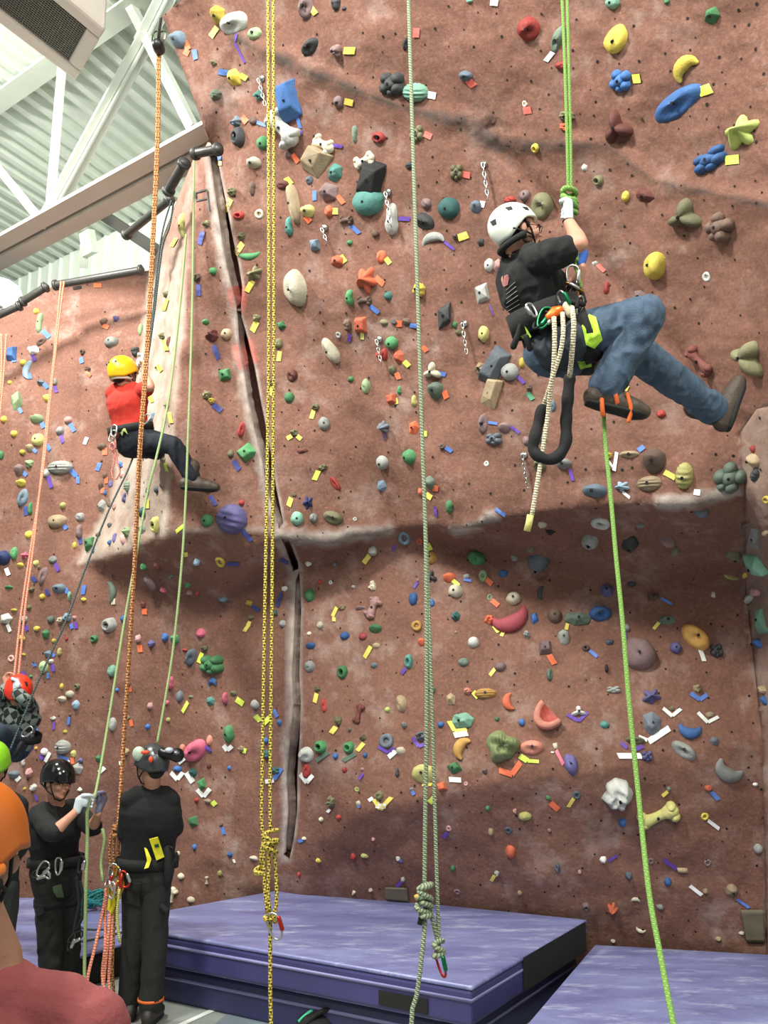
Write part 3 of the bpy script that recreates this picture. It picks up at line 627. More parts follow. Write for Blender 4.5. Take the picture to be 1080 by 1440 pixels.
# ------------------------------------------------------------------ climbing holds: x y w h colour shape turn
HOLDS = '''
308,22,21,30,ye,w;330,33,38,22,lg,l,15;359,47,19,18,pg,o;252,56,21,27,sb,j;301,88,10,11,ol,n;330,109,20,25,ye,w;303,133,16,17,dg,n;365,134,13,17,te,n
334,171,15,18,sb,n;357,170,12,13,br,o;337,193,19,30,dk,p;400,180,28,34,lg,b,-50;370,201,18,20,gr,d;406,217,10,12,mv,o;456,204,20,18,cr,b,-30;447,228,34,30,ta,f,25
357,229,19,18,cr,j;437,66,22,14,dk,l,20;432,10,16,22,mv,l,50;473,5,16,20,dk,t,180;474,71,18,22,mv,n;477,143,15,20,mv,o;499,188,11,25,dg,t,180;533,193,20,17,re,p
552,118,34,38,dk,k;584,130,38,28,mi,s;655,107,20,16,sb,j;586,188,22,27,ol,k;513,226,22,17,cr,b,20;576,233,12,12,dk,o;744,41,26,22,re,l,45;784,56,14,28,dg,l,-20
861,3,20,20,mi,d;866,56,24,32,ye,o,-25;874,113,31,35,bl,k;964,96,20,26,ye,c,50;1001,22,23,26,gr,w;869,180,32,38,rb,h,20;1043,186,42,40,li,g,20
1000,225,40,24,bl,k,25;938,2,9,10,gr,o;790,92,20,12,re,o;797,163,26,18,ol,n;795,178,20,14,or,n;738,146,8,9,cr,r;753,208,11,14,ye,p
327,270,15,16,ol,n;336,303,17,12,re,p;258,319,12,31,py,t,10;291,315,12,10,ol,n;340,332,12,14,ol,n;350,358,35,12,gr,c,180;300,381,12,11,gr,d;277,390,14,14,br,n
358,385,22,16,ol,g,30;235,414,13,10,ol,w;356,265,12,22,br,t,180;365,301,13,14,cr,r;414,287,18,36,ta,l,-70;398,260,20,14,rb,o;434,297,19,19,py,j;471,243,20,27,te,w
463,271,30,30,mv,w;436,254,11,13,sl,o;463,297,13,17,or,o;407,319,14,26,te,t;443,345,15,18,sb,f;475,367,21,18,or,w;417,406,27,38,cr,o,20;487,309,16,14,br,b;361,447,13,12,ol,n
396,458,15,13,gr,f;523,253,30,44,bk,f,-25;518,284,43,41,te,d;551,310,24,44,lg,t;600,286,17,16,mv,o;631,293,30,32,dt,d;598,312,28,18,dk,l,-15;609,337,28,15,lg,c,10
641,333,10,12,br,n;642,242,19,26,ol,k;670,291,16,20,sb,j;676,341,10,13,dk,w;528,329,11,10,br,d;492,341,8,8,gr,d;537,361,13,20,or,o;516,394,27,36,or,g,10
492,419,15,22,gr,t;546,416,12,13,te,w;513,422,18,14,br,b;590,407,20,24,ye,n;625,444,18,34,dk,f,-15;639,457,8,12,gr,w;688,373,15,20,lg,d;700,374,13,20,pi,w
678,413,22,30,lg,f;842,254,14,17,ol,p;880,276,11,17,ye,o;738,275,17,18,mv,o;762,290,28,24,ol,l,-45;717,281,20,11,re,o;837,371,12,9,lg,w;853,406,12,18,re,t
907,276,28,20,rb,w;966,303,42,40,ol,h,10;1015,320,28,32,br,k,-30;921,373,24,29,ye,o,-20;994,389,12,14,wh,r;902,415,24,16,mv,w;570,62,8,14,dk,l,80;484,12,6,6,dk,o
51,438,8,8,ye,o;56,455,13,28,pg,t;16,498,14,20,bl,f;48,493,16,15,wh,n;33,510,9,9,ye,d;40,520,11,22,pb,c,80;59,481,11,6,br,l,30;164,449,9,10,pu,n;146,452,11,10,br,o
157,481,20,15,gy,d;117,496,8,11,br,n;124,519,10,9,br,n;191,495,12,16,dk,n;198,463,8,17,pg,o;58,538,11,9,sb,n;77,537,9,10,gy,o;67,560,12,12,ye,w;24,566,18,28,pg,f
6,590,9,10,ye,d;20,610,9,10,ye,d;52,589,18,13,pg,j;96,591,12,12,pi,o;85,606,13,13,gy,o;54,619,17,19,py,d;42,630,10,12,ta,j;32,636,9,8,ye,d;2,640,8,13,gr,o;14,538,6,6,ye,d
42,652,12,13,pg,n;28,661,14,18,mv,j;85,657,36,19,gy,s;65,665,12,12,lg,o;143,628,13,12,br,w;143,648,4,4,br,o;148,669,7,9,br,o;142,684,7,12,br,j;172,668,8,10,pi,o;156,681,6,11,pu,o
171,654,6,9,bl,o;181,684,10,17,dg,s;176,700,7,18,pu,k;148,693,5,8,bl,o;144,711,14,18,gy,w;154,708,7,12,br,t,30;162,712,7,12,pi,o;30,679,13,11,ye,j;33,700,12,22,sb,l,80
43,716,9,18,gr,t;89,711,9,10,py,d;81,733,28,20,ta,d;113,727,14,13,gy,o;112,748,13,20,mv,t;41,752,10,12,ye,d;105,767,6,10,ye,o;126,765,17,19,gr,f;132,773,6,9,pb,o
139,752,8,7,br,o;155,739,6,7,dk,o;162,757,7,14,pu,t;155,763,6,8,bl,o;174,759,9,13,pi,w;180,748,12,17,pg,n;202,746,11,10,dg,j;202,721,15,18,dt,w;209,690,8,12,ol,t
220,738,14,24,py,p;6,785,18,22,db,j;20,778,10,18,gr,o;35,781,12,12,ho,g;29,795,9,8,ye,j;51,792,8,9,py,d;55,798,5,6,ol,o;75,787,12,11,gy,o;61,810,10,20,mv,l,80
13,826,12,6,gr,j;84,828,20,15,sb,j;98,838,8,14,mi,t,180;45,829,10,8,ol,n;60,839,8,9,ye,d;118,843,8,6,ye,o;157,832,12,22,dg,c,-80;203,796,10,9,gr,o;214,820,20,9,mv,l,-50
202,850,9,12,rb,o;174,870,9,12,bl,w;155,879,19,22,lg,p;41,854,8,8,ol,o;20,858,9,5,ye,j;9,870,17,16,lg,w;34,871,11,11,gy,o;72,871,11,11,dg,d;85,872,10,11,cr,n;95,868,13,14,pb,n
105,869,6,7,pi,o;214,441,7,8,dt,o;212,459,4,10,rb,o;230,473,11,12,ol,n;238,482,6,17,rb,o;221,517,7,6,ol,n;289,453,11,9,gr,w;298,472,20,19,rb,n;319,470,17,17,ta,d
316,527,19,18,gr,f;291,556,16,14,ol,n;298,564,11,11,ye,n;340,604,9,18,re,l,80;325,638,10,12,ol,o;348,636,24,20,gr,f,15;392,483,13,15,ol,o;411,528,11,14,rb,l,-50;407,559,15,16,gr,d
382,537,12,12,ol,n;414,609,13,12,ol,n;425,634,18,8,rb,w;210,555,9,12,ol,w;215,587,12,14,sb,t;237,571,9,16,ol,n;231,648,7,10,ol,w;202,640,8,10,sl,o;206,642,5,6,rb,o
489,456,13,20,br,n;508,457,17,24,or,f;540,453,12,9,ol,d;555,453,10,8,dk,o;572,452,14,11,br,o;476,471,8,9,gy,r;466,493,16,27,cr,l,-60;541,498,9,18,re,o;531,499,5,9,re,w
551,482,18,19,gr,d;562,502,13,20,or,w;553,521,10,17,ol,j;494,533,8,9,gr,d;515,543,12,22,pg,o;562,549,8,12,gr,t;552,562,14,17,or,f;583,564,12,17,py,t;613,549,21,26,dg,j
609,522,26,26,cr,h;646,467,12,9,ol,o;444,573,14,12,ol,n;456,596,17,20,gy,d;582,602,15,20,or,w;540,600,16,20,sl,g;539,650,17,20,gy,d;577,642,19,22,gr,d;622,628,11,11,br,n
680,469,16,24,py,o;697,515,22,42,sl,f,-30;717,523,26,25,lg,d;676,518,20,18,ta,n;734,510,9,16,ye,o;691,552,18,34,ta,f,-20;745,546,10,12,br,n;778,571,9,18,sb,o;680,596,13,22,mv,l,80
710,601,19,15,mv,j;695,617,24,19,sl,k;684,652,7,8,wh,r;740,620,11,14,mv,o;764,619,13,16,dg,w;760,654,18,18,ol,j;793,652,21,16,gy,j;857,641,10,11,ye,n;985,507,34,17,rb,b,-20
1056,502,40,36,ol,h,-20;938,511,18,14,or,b;930,582,14,12,re,o;885,639,28,12,ta,l;921,648,34,36,br,j;962,670,26,38,py,s;1027,672,30,36,dg,k,-40;914,680,38,22,ta,s
875,684,24,18,pb,g;836,690,34,20,sb,j;1062,648,18,18,ta,j;1064,667,12,22,dk,s;1059,632,8,12,re,w;1078,703,12,20,ye,r;987,721,21,12,sl,d;845,734,27,24,lg,r;830,760,25,22,gy,p
886,765,24,28,dk,w;763,737,14,9,cr,o;774,747,16,9,bk,w;724,784,12,9,gy,w;757,788,32,24,sl,j;747,772,12,8,ol,o;670,785,15,18,gr,l,-50;679,810,13,18,pg,p;708,807,14,11,bl,j
656,811,12,9,gy,w;722,841,21,18,cr,o;689,840,8,10,pg,r;761,834,8,18,dk,c,80;853,830,20,20,pu,w;844,863,25,18,bl,l,20;813,870,40,20,dg,w;780,866,22,23,br,d;752,870,12,17,bl,f
718,871,40,24,cm,c,200;688,872,16,15,or,n;642,867,14,15,dt,n;1050,738,8,28,mv,o;1063,755,22,40,gy,f;1077,750,10,24,ta,j;1064,792,24,30,mi,f,-30;1031,781,24,16,ol,w,180
1029,811,24,6,py,l;1048,808,7,14,ye,o;889,820,14,8,dk,o;918,839,18,12,br,n;1003,836,8,12,cr,n;1063,832,14,20,pi,o;1053,842,12,26,lg,o;1072,872,18,40,mi,f;939,872,30,14,dg,w
901,738,14,8,gy,o;938,760,16,12,mv,l,-30;949,776,12,14,ol,o;454,657,16,11,ol,n;471,680,8,17,re,l,-60;433,707,16,22,db,g;418,729,19,20,mi,d;441,728,12,14,gy,o;468,728,26,13,ol,l,-20
499,730,6,6,wh,r;538,683,13,17,sb,w;605,679,13,20,dg,j;591,692,8,10,or,w;633,712,15,19,gr,t,180;569,756,18,22,sb,r;524,775,14,13,lg,j;590,761,8,11,or,r;607,785,18,18,am,d
608,812,15,18,dk,h;632,812,18,14,or,j;641,831,21,19,cr,d;581,842,13,19,bl,o;607,848,10,12,bl,o;524,824,11,17,cr,n;436,837,14,20,gr,d;434,792,10,7,wh,o;471,793,7,9,gy,o
450,818,6,7,re,d;465,819,6,6,wh,r;497,825,6,5,wh,d;507,855,15,7,mv,j;525,855,16,20,pi,b,60;481,854,12,10,ta,n;641,889,4,4,ta,d;588,816,5,5,pi,d;586,880,15,15,am,r
221,689,9,13,sl,w;229,683,8,10,mv,o;292,732,17,19,gr,d;327,730,36,34,pu,s,-15;293,688,13,9,te,w;340,707,8,9,re,d;414,696,8,6,ol,n;310,790,14,17,ye,r;277,791,11,12,pb,w
264,822,11,8,gr,w;267,833,9,9,pi,w;278,834,6,6,re,d;231,829,11,7,ho,l;314,842,18,9,sb,w;401,828,10,9,wh,n;385,862,10,8,dt,f;351,848,9,9,ye,n;353,868,9,7,ol,o;398,877,9,11,gy,d
222,797,5,10,rb,l,-50;242,809,8,6,dg,n;48,931,5,4,br,o;52,884,10,8,ye,o;30,898,12,11,ye,o;65,892,10,15,gr,j;76,901,6,7,ye,d;94,898,5,6,re,o;133,898,11,11,gr,p;195,898,9,13,pi,n
214,905,10,12,pu,n;69,920,12,11,sb,j;84,917,9,12,py,t;62,938,12,18,pg,o;72,930,9,8,lg,n;16,926,10,10,pi,r;33,921,8,5,ye,j;44,951,5,5,gr,d;158,943,12,17,mi,o;165,970,5,6,bl,d
87,965,6,9,ye,o;109,965,8,9,ol,p;88,983,12,9,cr,j;99,976,13,11,cr,d;108,991,10,14,pb,o;75,1010,9,7,lg,n;99,1005,4,6,br,o;92,1029,6,6,ye,d;54,1036,6,7,ye,d;52,1018,5,6,wh,o
42,1043,11,10,wh,d;51,1052,5,5,am,d;63,1057,11,11,wh,d;89,1050,20,20,lg,s;104,1060,7,11,py,o;114,1069,7,8,pu,n;110,1081,15,18,lg,w;139,1067,8,12,gr,j;159,1018,12,22,lg,o
182,963,5,9,br,o;181,1009,5,7,ol,o;208,1022,8,10,bl,w;211,993,9,11,pi,w;33,1072,7,11,wh,t;20,1089,15,13,sl,j;42,1086,11,16,pi,n;48,1107,11,12,lg,n;35,1109,5,5,ye,d;178,1057,10,12,ta,n
113,1110,7,7,wh,n;233,896,11,13,bl,o;247,899,11,16,gr,j;283,890,13,13,ho,o;260,914,8,5,re,o;270,924,12,16,sl,l,60;288,911,10,9,ol,n;299,934,32,30,gr,k;299,960,10,12,bl,c
240,961,12,18,ho,t;253,979,10,16,sl,o;269,980,8,6,ol,w;297,986,12,14,te,w;317,982,11,17,ho,t;329,975,10,9,ol,o;235,988,6,7,ho,d;237,1012,6,7,py,d;360,990,12,14,gy,d
394,1016,7,10,bl,o;322,1032,14,26,gr,o;340,1053,10,10,ta,n;277,1055,19,24,ho,l,50;295,1041,8,16,sa,o;257,1052,8,13,sa,o;294,1076,6,11,rb,f;323,1080,6,8,bl,w;250,1081,13,10,bl,w
272,1086,12,12,dt,o;285,1103,12,19,gr,f;277,1125,7,8,re,d;293,1127,11,8,ta,j;273,1155,13,17,gr,f;274,1191,6,9,bl,d;311,1159,6,6,br,o;324,1202,7,9,bl,j;357,1207,12,8,cr,j
251,1200,6,7,cr,o;255,1232,9,9,cr,d;243,1258,9,14,cr,b,60;269,1265,11,9,cr,d;291,1238,6,9,cr,b,90;310,1228,6,10,py,n;375,1060,15,13,dt,n;374,1041,8,9,bl,o;388,1083,16,11,dt,k
450,879,10,10,cr,o;485,894,14,12,bl,d;511,895,13,11,cm,d;528,884,18,14,gr,j;437,908,13,10,bl,j;435,891,6,6,cr,o;436,937,14,18,gy,o;482,945,15,20,gr,p;529,908,12,9,ta,w;593,903,10,12,or,j
526,936,10,9,sl,w;575,930,12,22,te,p;652,931,16,13,dg,o;447,969,8,10,ol,n;456,992,8,18,re,l,90;505,1004,11,20,rb,b,70;565,990,13,17,ta,l,-60;545,998,8,8,li,d;476,1013,12,17,ol,n
492,1026,6,6,gy,n;569,1020,9,10,gy,n;511,1038,11,10,ol,n;451,1050,17,18,gr,p;491,1051,15,17,gr,p;472,1063,8,9,bl,d;514,1062,7,8,bl,d;544,1042,20,21,sl,r;563,1056,14,11,cr,w
593,1035,20,15,sl,n;432,1061,13,17,lg,l,50;432,1083,9,19,re,l,80;485,1083,8,9,re,d;509,1082,8,6,pi,w;559,1087,8,13,dk,t;597,1088,36,28,py,j;620,1019,10,9,bl,d;650,1014,32,23,mi,w
650,1052,15,21,am,c,60;639,1080,22,17,gr,f;608,969,12,13,dg,n;634,983,14,17,ta,w;502,1110,7,7,li,r;467,1127,12,18,ol,n;504,1130,8,9,cr,w;534,1119,14,18,ol,n;621,1106,16,14,or,f
579,1110,6,6,gy,o;477,1149,7,8,re,d;452,1152,6,7,cr,d;513,1203,12,6,py,o;497,1204,9,10,re,d;448,1210,8,6,ye,o;525,1180,6,5,pi,d;560,1207,7,6,wh,o;631,1165,8,8,pi,r;567,1236,8,8,lg,n
637,1221,8,9,gr,o;643,1254,10,7,mv,r;421,1230,5,8,re,d;428,1179,7,5,cr,o;498,1254,6,5,cr,n;522,1251,7,5,cr,n;655,1102,6,6,pi,r;666,903,17,16,wh,d;741,893,12,15,gy,n;793,896,17,23,lg,j
767,911,19,19,mv,f;704,938,17,13,mv,d;773,949,9,16,dg,l,80;824,911,11,10,br,p;857,903,14,9,sl,w;853,940,8,12,bk,t;658,972,14,12,sa,n;683,975,32,15,am,s;716,987,14,20,or,c,100
769,1008,29,30,sa,q,-50;814,1001,22,16,wh,h;863,970,22,11,gy,k;850,1019,14,11,te,d;734,1016,10,11,bl,d;699,1011,7,8,gr,d;706,1051,50,52,mo,u;748,1051,30,18,sa,l,-10;781,1049,7,10,cr,f
803,1074,16,26,pu,o,15;682,1084,9,9,mv,n;880,883,14,12,gy,d;898,919,36,34,mv,o,-35;950,911,18,18,pu,d;978,896,22,30,am,l,-55;1007,915,20,22,dk,k;916,980,24,20,pu,g,20;980,968,14,14,ta,n
945,997,9,8,ol,w;998,1005,14,9,ta,o;917,1018,26,36,sl,w;970,1027,26,18,bl,c,170;893,1041,30,11,ol,l;910,1063,17,17,pu,k;961,1055,32,14,gy,l,-32;1005,1042,15,12,sl,w;1024,1083,27,20,gy,c,150
868,1115,34,38,lg,n,-30;940,1109,8,8,dg,n;925,1146,44,22,py,b,25;996,1108,12,9,or,o;875,1156,12,12,bl,d;991,1148,11,11,ye,r;1066,1193,14,14,gy,d;848,1209,11,9,wh,w;915,1211,9,9,mv,r
995,1213,10,10,mv,r;960,1224,18,8,ta,f;939,1240,11,11,bl,d;884,1231,13,11,sl,n;1028,1252,17,20,ta,j;861,1278,18,17,or,g;894,1266,12,7,cr,c;928,1275,13,8,gy,f;901,1308,12,6,cr,c,170
1062,1103,8,6,wh,o;824,1274,11,10,mv,p;784,1220,10,16,sl,n;815,1226,6,6,pi,o;731,1255,8,6,ta,d;718,1197,15,19,or,d;699,1227,10,7,lg,n;690,1170,9,12,ta,w,180;715,1167,11,9,sl,r
738,1148,20,12,py,o;724,1140,7,8,pi,n;686,1136,7,7,gr,d;771,1122,9,7,gr,w;811,1118,12,12,sl,r;772,1168,7,7,mv,w;992,1253,9,8,ta,n;862,1323,8,5,cr,o;1043,1312,9,5,cr,o;1010,1320,10,6,ta,o
875,660,5,5,dk,o;1068,905,14,16,bl,j;1075,970,10,14,ta,n;1076,985,8,14,bl,j;822,236,10,13,wh,w;660,1,11,7,mi,o
'''
# marker tapes: colour, then the points along the strip, width last
TAPES = '''
py,306,38,297,52,8;bu,274,70,276,84,7;or,261,58,266,70,8;or,265,70,261,78,8;bu,308,101,320,102,8;pu,334,47,331,58,3;pu,331,60,345,88,3;ye,338,105,348,111,8;or,341,164,348,172,9;bu,362,172,375,177,5
bu,418,163,423,180,5;pu,416,186,426,186,6;or,412,217,420,228,7;pu,466,204,482,206,5;ye,438,11,445,20,8;ye,484,71,500,71,10;ye,485,142,497,145,9;re,581,46,590,46,13;wh,602,133,613,135,10;wh,690,3,701,4,9
re,658,112,667,121,10;re,597,188,607,193,9;pu,526,229,542,238,5;wh,778,73,768,86,7;ne,890,111,901,110,13;ne,983,130,1001,124,14;ne,1021,226,1040,224,13;re,741,150,743,160,11
bu,308,219,308,225,8;ye,309,227,309,233,7;ye,325,280,317,297,8;ye,249,335,242,347,5;nv,286,326,281,344,7;ye,342,342,332,357,8;nv,280,400,280,416,6;ye,356,395,347,410,8;ne,236,421,231,437,5
ne,403,250,410,259,8;or,430,304,437,312,8;bu,443,268,443,282,6;or,475,275,484,286,7;ye,468,297,476,297,9;ne,479,360,486,369,8;bu,494,317,506,328,6;or,529,390,540,400,8;bu,521,430,533,440,6
pu,561,307,577,308,6;ye,644,335,658,330,10;pu,623,338,639,351,4;re,651,245,661,247,9;wh,675,287,682,288,9;ne,543,363,549,371,7;pu,689,429,694,443,2;re,840,372,850,382,6;or,557,455,566,455,9;bu,577,457,590,459,6
ye,362,452,355,466,8;bu,60,465,70,475,7;bu,17,507,23,506,6;pu,46,499,50,508,5;bu,41,525,43,533,6;or,145,458,153,461,6;bu,114,503,116,511,6;or,121,523,128,529,5;bu,62,539,68,546,6;pu,77,543,80,552,5
bu,27,574,31,581,5;bu,59,594,62,602,6;bu,99,596,105,607,6;pu,86,612,89,623,5;bu,65,625,71,633,6;bu,47,632,52,636,5;wh,123,615,119,625,5;bu,33,664,38,669,6;pu,68,670,73,686,6;bu,100,661,108,670,7;bu,110,670,110,680,5
bu,141,651,137,662,6;or,148,630,148,640,7;or,150,671,150,680,5;or,145,686,144,694,5;bu,168,650,171,657,5;nv,36,712,37,725,6;bu,90,739,94,744,6;nv,113,756,114,765,5;wh,9,799,13,809,6;pu,78,792,83,803,6;nv,46,811,51,818,6
bu,92,827,96,834,6;nv,65,829,69,837,5;bu,119,823,117,836,6;cr,160,842,160,850,6;or,204,856,204,864,7;nv,301,486,308,505,7;ne,232,478,235,493,6;ne,222,514,228,522,6;nv,300,569,312,578,8;nv,329,648,337,661,7;ye,360,454,355,466,7
ye,394,494,392,508,6;ye,382,543,379,556,8;ye,411,613,404,617,6;ye,418,613,424,618,6;ne,211,556,215,566,5;ne,239,580,242,595,5;ne,233,651,236,663,4;pu,493,470,491,480,5;py,510,468,510,477,5;ne,569,508,576,515,7
or,558,524,562,533,7;or,595,487,601,494,7;or,625,550,629,560,8;bu,616,524,627,527,6;ye,442,576,438,589,6;ye,557,560,559,568,5;ne,598,606,598,614,6;pu,541,609,541,618,2;bu,627,629,636,635,6;pu,728,529,738,539,5
bu,685,523,695,531,6;bu,687,594,700,596,4;pu,719,600,731,609,4;pu,802,660,806,676,5;gr,742,552,750,562,7;ye,873,542,884,547,8;ye,935,664,950,672,8;ne,448,662,442,675,7;ye,208,702,208,715,6;nv,296,697,304,711,6
nv,341,745,354,760,6;ne,259,739,248,748,5;ye,410,700,406,712,7;nv,319,792,337,793,5;nv,393,786,406,791,5;ye,262,776,262,782,5;nv,397,834,390,853,5;nv,355,852,365,859,5;ye,352,874,349,880,5;pu,555,766,553,774,4
or,609,686,617,687,8;ye,600,695,608,700,8;pu,613,712,614,726,4;ye,520,780,512,792,7;ne,601,763,606,774,7;ne,637,816,646,824,6;pu,588,819,582,827,4;ye,474,854,468,867,5;ye,470,868,470,874,5;or,684,815,692,822,7;or,691,844,701,852,7
bu,652,815,663,817,4;bu,929,841,945,850,4;bu,697,716,711,725,5;wh,876,692,886,700,4;wh,985,693,976,692,8;or,685,820,691,817,4;wh,11,878,15,888,5;pu,36,879,39,887,5;pu,106,874,108,884,5;bu,100,877,102,884,5
or,197,907,198,917,7;bu,72,920,78,922,5;pu,74,934,76,944,5;bu,68,946,68,954,4;bu,48,932,50,937,5;pu,32,944,36,950,5;or,182,964,183,973,6;pu,76,1015,76,1026,4;bu,98,1008,97,1019,4;or,184,1012,186,1021,5;pu,49,1006,53,1013,3;bu,52,1022,52,1029,4
pu,36,1048,41,1056,5;pu,47,1048,41,1057,5;pu,57,1061,61,1068,6;wh,71,1058,64,1071,5;bu,82,1065,96,1070,9;wh,92,1075,98,1069,4;or,102,1065,103,1074,5;wh,23,1098,29,1092,5;pu,50,1117,53,1126,4;wh,140,1086,148,1079,6;wh,168,1073,174,1072,5
ne,285,918,280,932,6;ye,351,878,344,888,5;ne,265,987,257,1001,5;ne,333,983,343,990,8;ne,360,1006,367,1014,7;ne,381,1008,371,1018,7;bu,386,998,391,1008,5;wh,315,1048,320,1055,6;wh,327,1049,320,1055,6;ne,342,1055,347,1056,7
pu,290,1049,297,1057,5;pu,250,1060,257,1066,4;wh,252,1073,266,1062,5;wh,241,1086,250,1096,6;wh,258,1086,250,1096,6;wh,263,1086,272,1100,8;wh,278,1110,287,1120,6;wh,296,1109,287,1120,6;bu,386,1096,397,1080,6;wh,374,1099,386,1097,6
pu,291,917,291,917,1;ne,299,1127,304,1132,7;bu,313,1163,316,1173,5;wh,329,1208,331,1213,3;ye,522,909,513,925,6;ye,602,906,604,916,7;pu,571,940,565,947,5;ye,446,975,443,988,6;ye,473,1022,466,1031,7;ye,512,1045,503,1056,6
pu,532,1050,546,1058,5;pu,546,1058,556,1052,5;wh,547,1065,557,1056,7;pu,581,1037,589,1050,5;pu,589,1050,603,1044,5;wh,423,1088,432,1100,6;wh,441,1090,432,1100,6;ye,632,1014,640,1028,6;ye,640,1028,657,1026,5;wh,639,1034,658,1031,8
wh,632,1096,649,1097,7;ye,527,1124,535,1136,7;ye,551,1121,535,1138,6;wh,529,1133,543,1133,6;wh,519,1126,525,1122,5;ne,604,1128,612,1121,8;ye,594,1103,608,1103,5;pu,511,1088,505,1096,4;bu,580,1112,583,1118,5;bu,503,1134,507,1133,5
bu,420,1183,427,1181,5;pu,630,1170,623,1177,6;pu,565,1239,558,1246,5;bu,562,1208,565,1211,4;wh,461,1142,465,1138,4;ne,695,880,702,889,7;ye,710,885,705,895,5;ye,798,877,796,886,5;or,772,921,780,934,8;ye,696,941,689,950,5
bu,829,915,840,924,5;ne,666,973,673,981,7;pu,798,1005,814,1014,5;pu,814,1014,826,1002,5;pi,782,1055,792,1075,5;or,702,1083,720,1089,8;or,720,1089,732,1072,8;ne,731,1063,742,1070,8;ne,742,1070,758,1071,5;pu,878,890,880,907,6
wh,984,912,990,930,6;ye,927,875,919,885,5;bu,971,975,984,984,6;bu,984,984,994,977,6;wh,932,996,945,1007,5;wh,945,1007,957,997,5;wh,981,1002,995,1016,5;wh,995,1016,1010,1008,5;wh,912,1043,941,1024,9;wh,898,1036,910,1041,5
wh,869,1063,902,1063,8;pu,873,1044,882,1052,5;pu,889,1056,904,1049,6;bu,1000,1113,1010,1124,6;ye,939,1112,931,1119,5;wh,995,1153,1011,1165,5;pu,855,1210,868,1202,4;pu,933,1208,951,1221,5;wh,970,1245,987,1258,5;bu,1036,1264,1053,1276,4
or,774,1128,785,1138,8;ye,808,1120,799,1134,5;ye,696,1230,691,1238,5;wh,852,643,865,660,3;wh,868,636,864,662,5;bu,898,634,906,628,7;wh,775,1058,779,1058,2;gy,445,1070,462,1058,6;gy,483,1070,500,1060,6;bu,902,1020,903,1021,1
bk,276,271,292,267,2;bk,292,267,295,297,2;bk,276,271,277,283,2;bk,277,283,293,279,2;bk,103,406,115,404,4;or,132,402,143,402,6
'''
COLS = {'mo': ('moss green', (.55, .62, .36)), 'ye': ('yellow', (.84, .74, .22)), 'py': ('pale olive yellow', (.74, .72, .38)), 'ol': ('olive', (.46, .45, .30)), 'ta': ('tan', (.66, .57, .42)), 'cr': ('cream', (.80, .76, .64)), 'am': ('amber', (.82, .60, .24)),
 'lg': ('pale grey', (.70, .71, .67)), 'gy': ('grey', (.56, .57, .54)), 'sl': ('slate', (.38, .42, .46)), 'sb': ('blue grey', (.40, .49, .55)), 'dk': ('charcoal', (.24, .25, .25)), 'bk': ('black', (.11, .11, .11)),
 'pg': ('pale green', (.58, .70, .48)), 'gr': ('green', (.27, .56, .32)), 'dg': ('grey green', (.40, .48, .40)), 'mi': ('mint', (.46, .69, .57)), 'te': ('teal', (.28, .55, .50)), 'dt': ('dark teal', (.16, .38, .36)), 'li': ('lime', (.74, .82, .38)),
 'bl': ('blue', (.19, .40, .68)), 'pb': ('pale blue', (.55, .68, .76)), 'db': ('navy blue', (.14, .22, .46)), 'pu': ('purple', (.36, .34, .56)), 'mv': ('mauve', (.52, .41, .40)), 'pi': ('pink', (.80, .58, .55)), 'ho': ('hot pink', (.82, .34, .44)),
 're': ('red', (.72, .20, .17)), 'rb': ('dark red', (.46, .22, .18)), 'cm': ('crimson', (.60, .20, .24)), 'or': ('orange', (.88, .38, .22)), 'sa': ('salmon', (.84, .50, .40)), 'br': ('brown', (.42, .32, .26)), 'wh': ('white', (.86, .86, .82))}
TCOLS = {'mo': ('moss green', (.55, .62, .36)), 'bk': ('black', (.12, .11, .11)), 'ye': ('yellow', (.92, .84, .28)), 'py': ('pale yellow', (.88, .88, .40)), 'bu': ('blue', (.28, .46, .82)), 'or': ('orange', (.98, .40, .20)), 'pu': ('purple', (.38, .22, .68)), 're': ('coral red', (.98, .36, .30)), 'wh': ('white', (.90, .91, .87)),
 'ne': ('neon yellow', (.86, .95, .25)), 'nv': ('navy', (.20, .24, .55)), 'cr': ('cream', (.82, .74, .62)), 'gr': ('green', (.30, .60, .42)), 'pi': ('pink', (.92, .42, .50)), 'gy': ('grey green', (.36, .46, .38))}
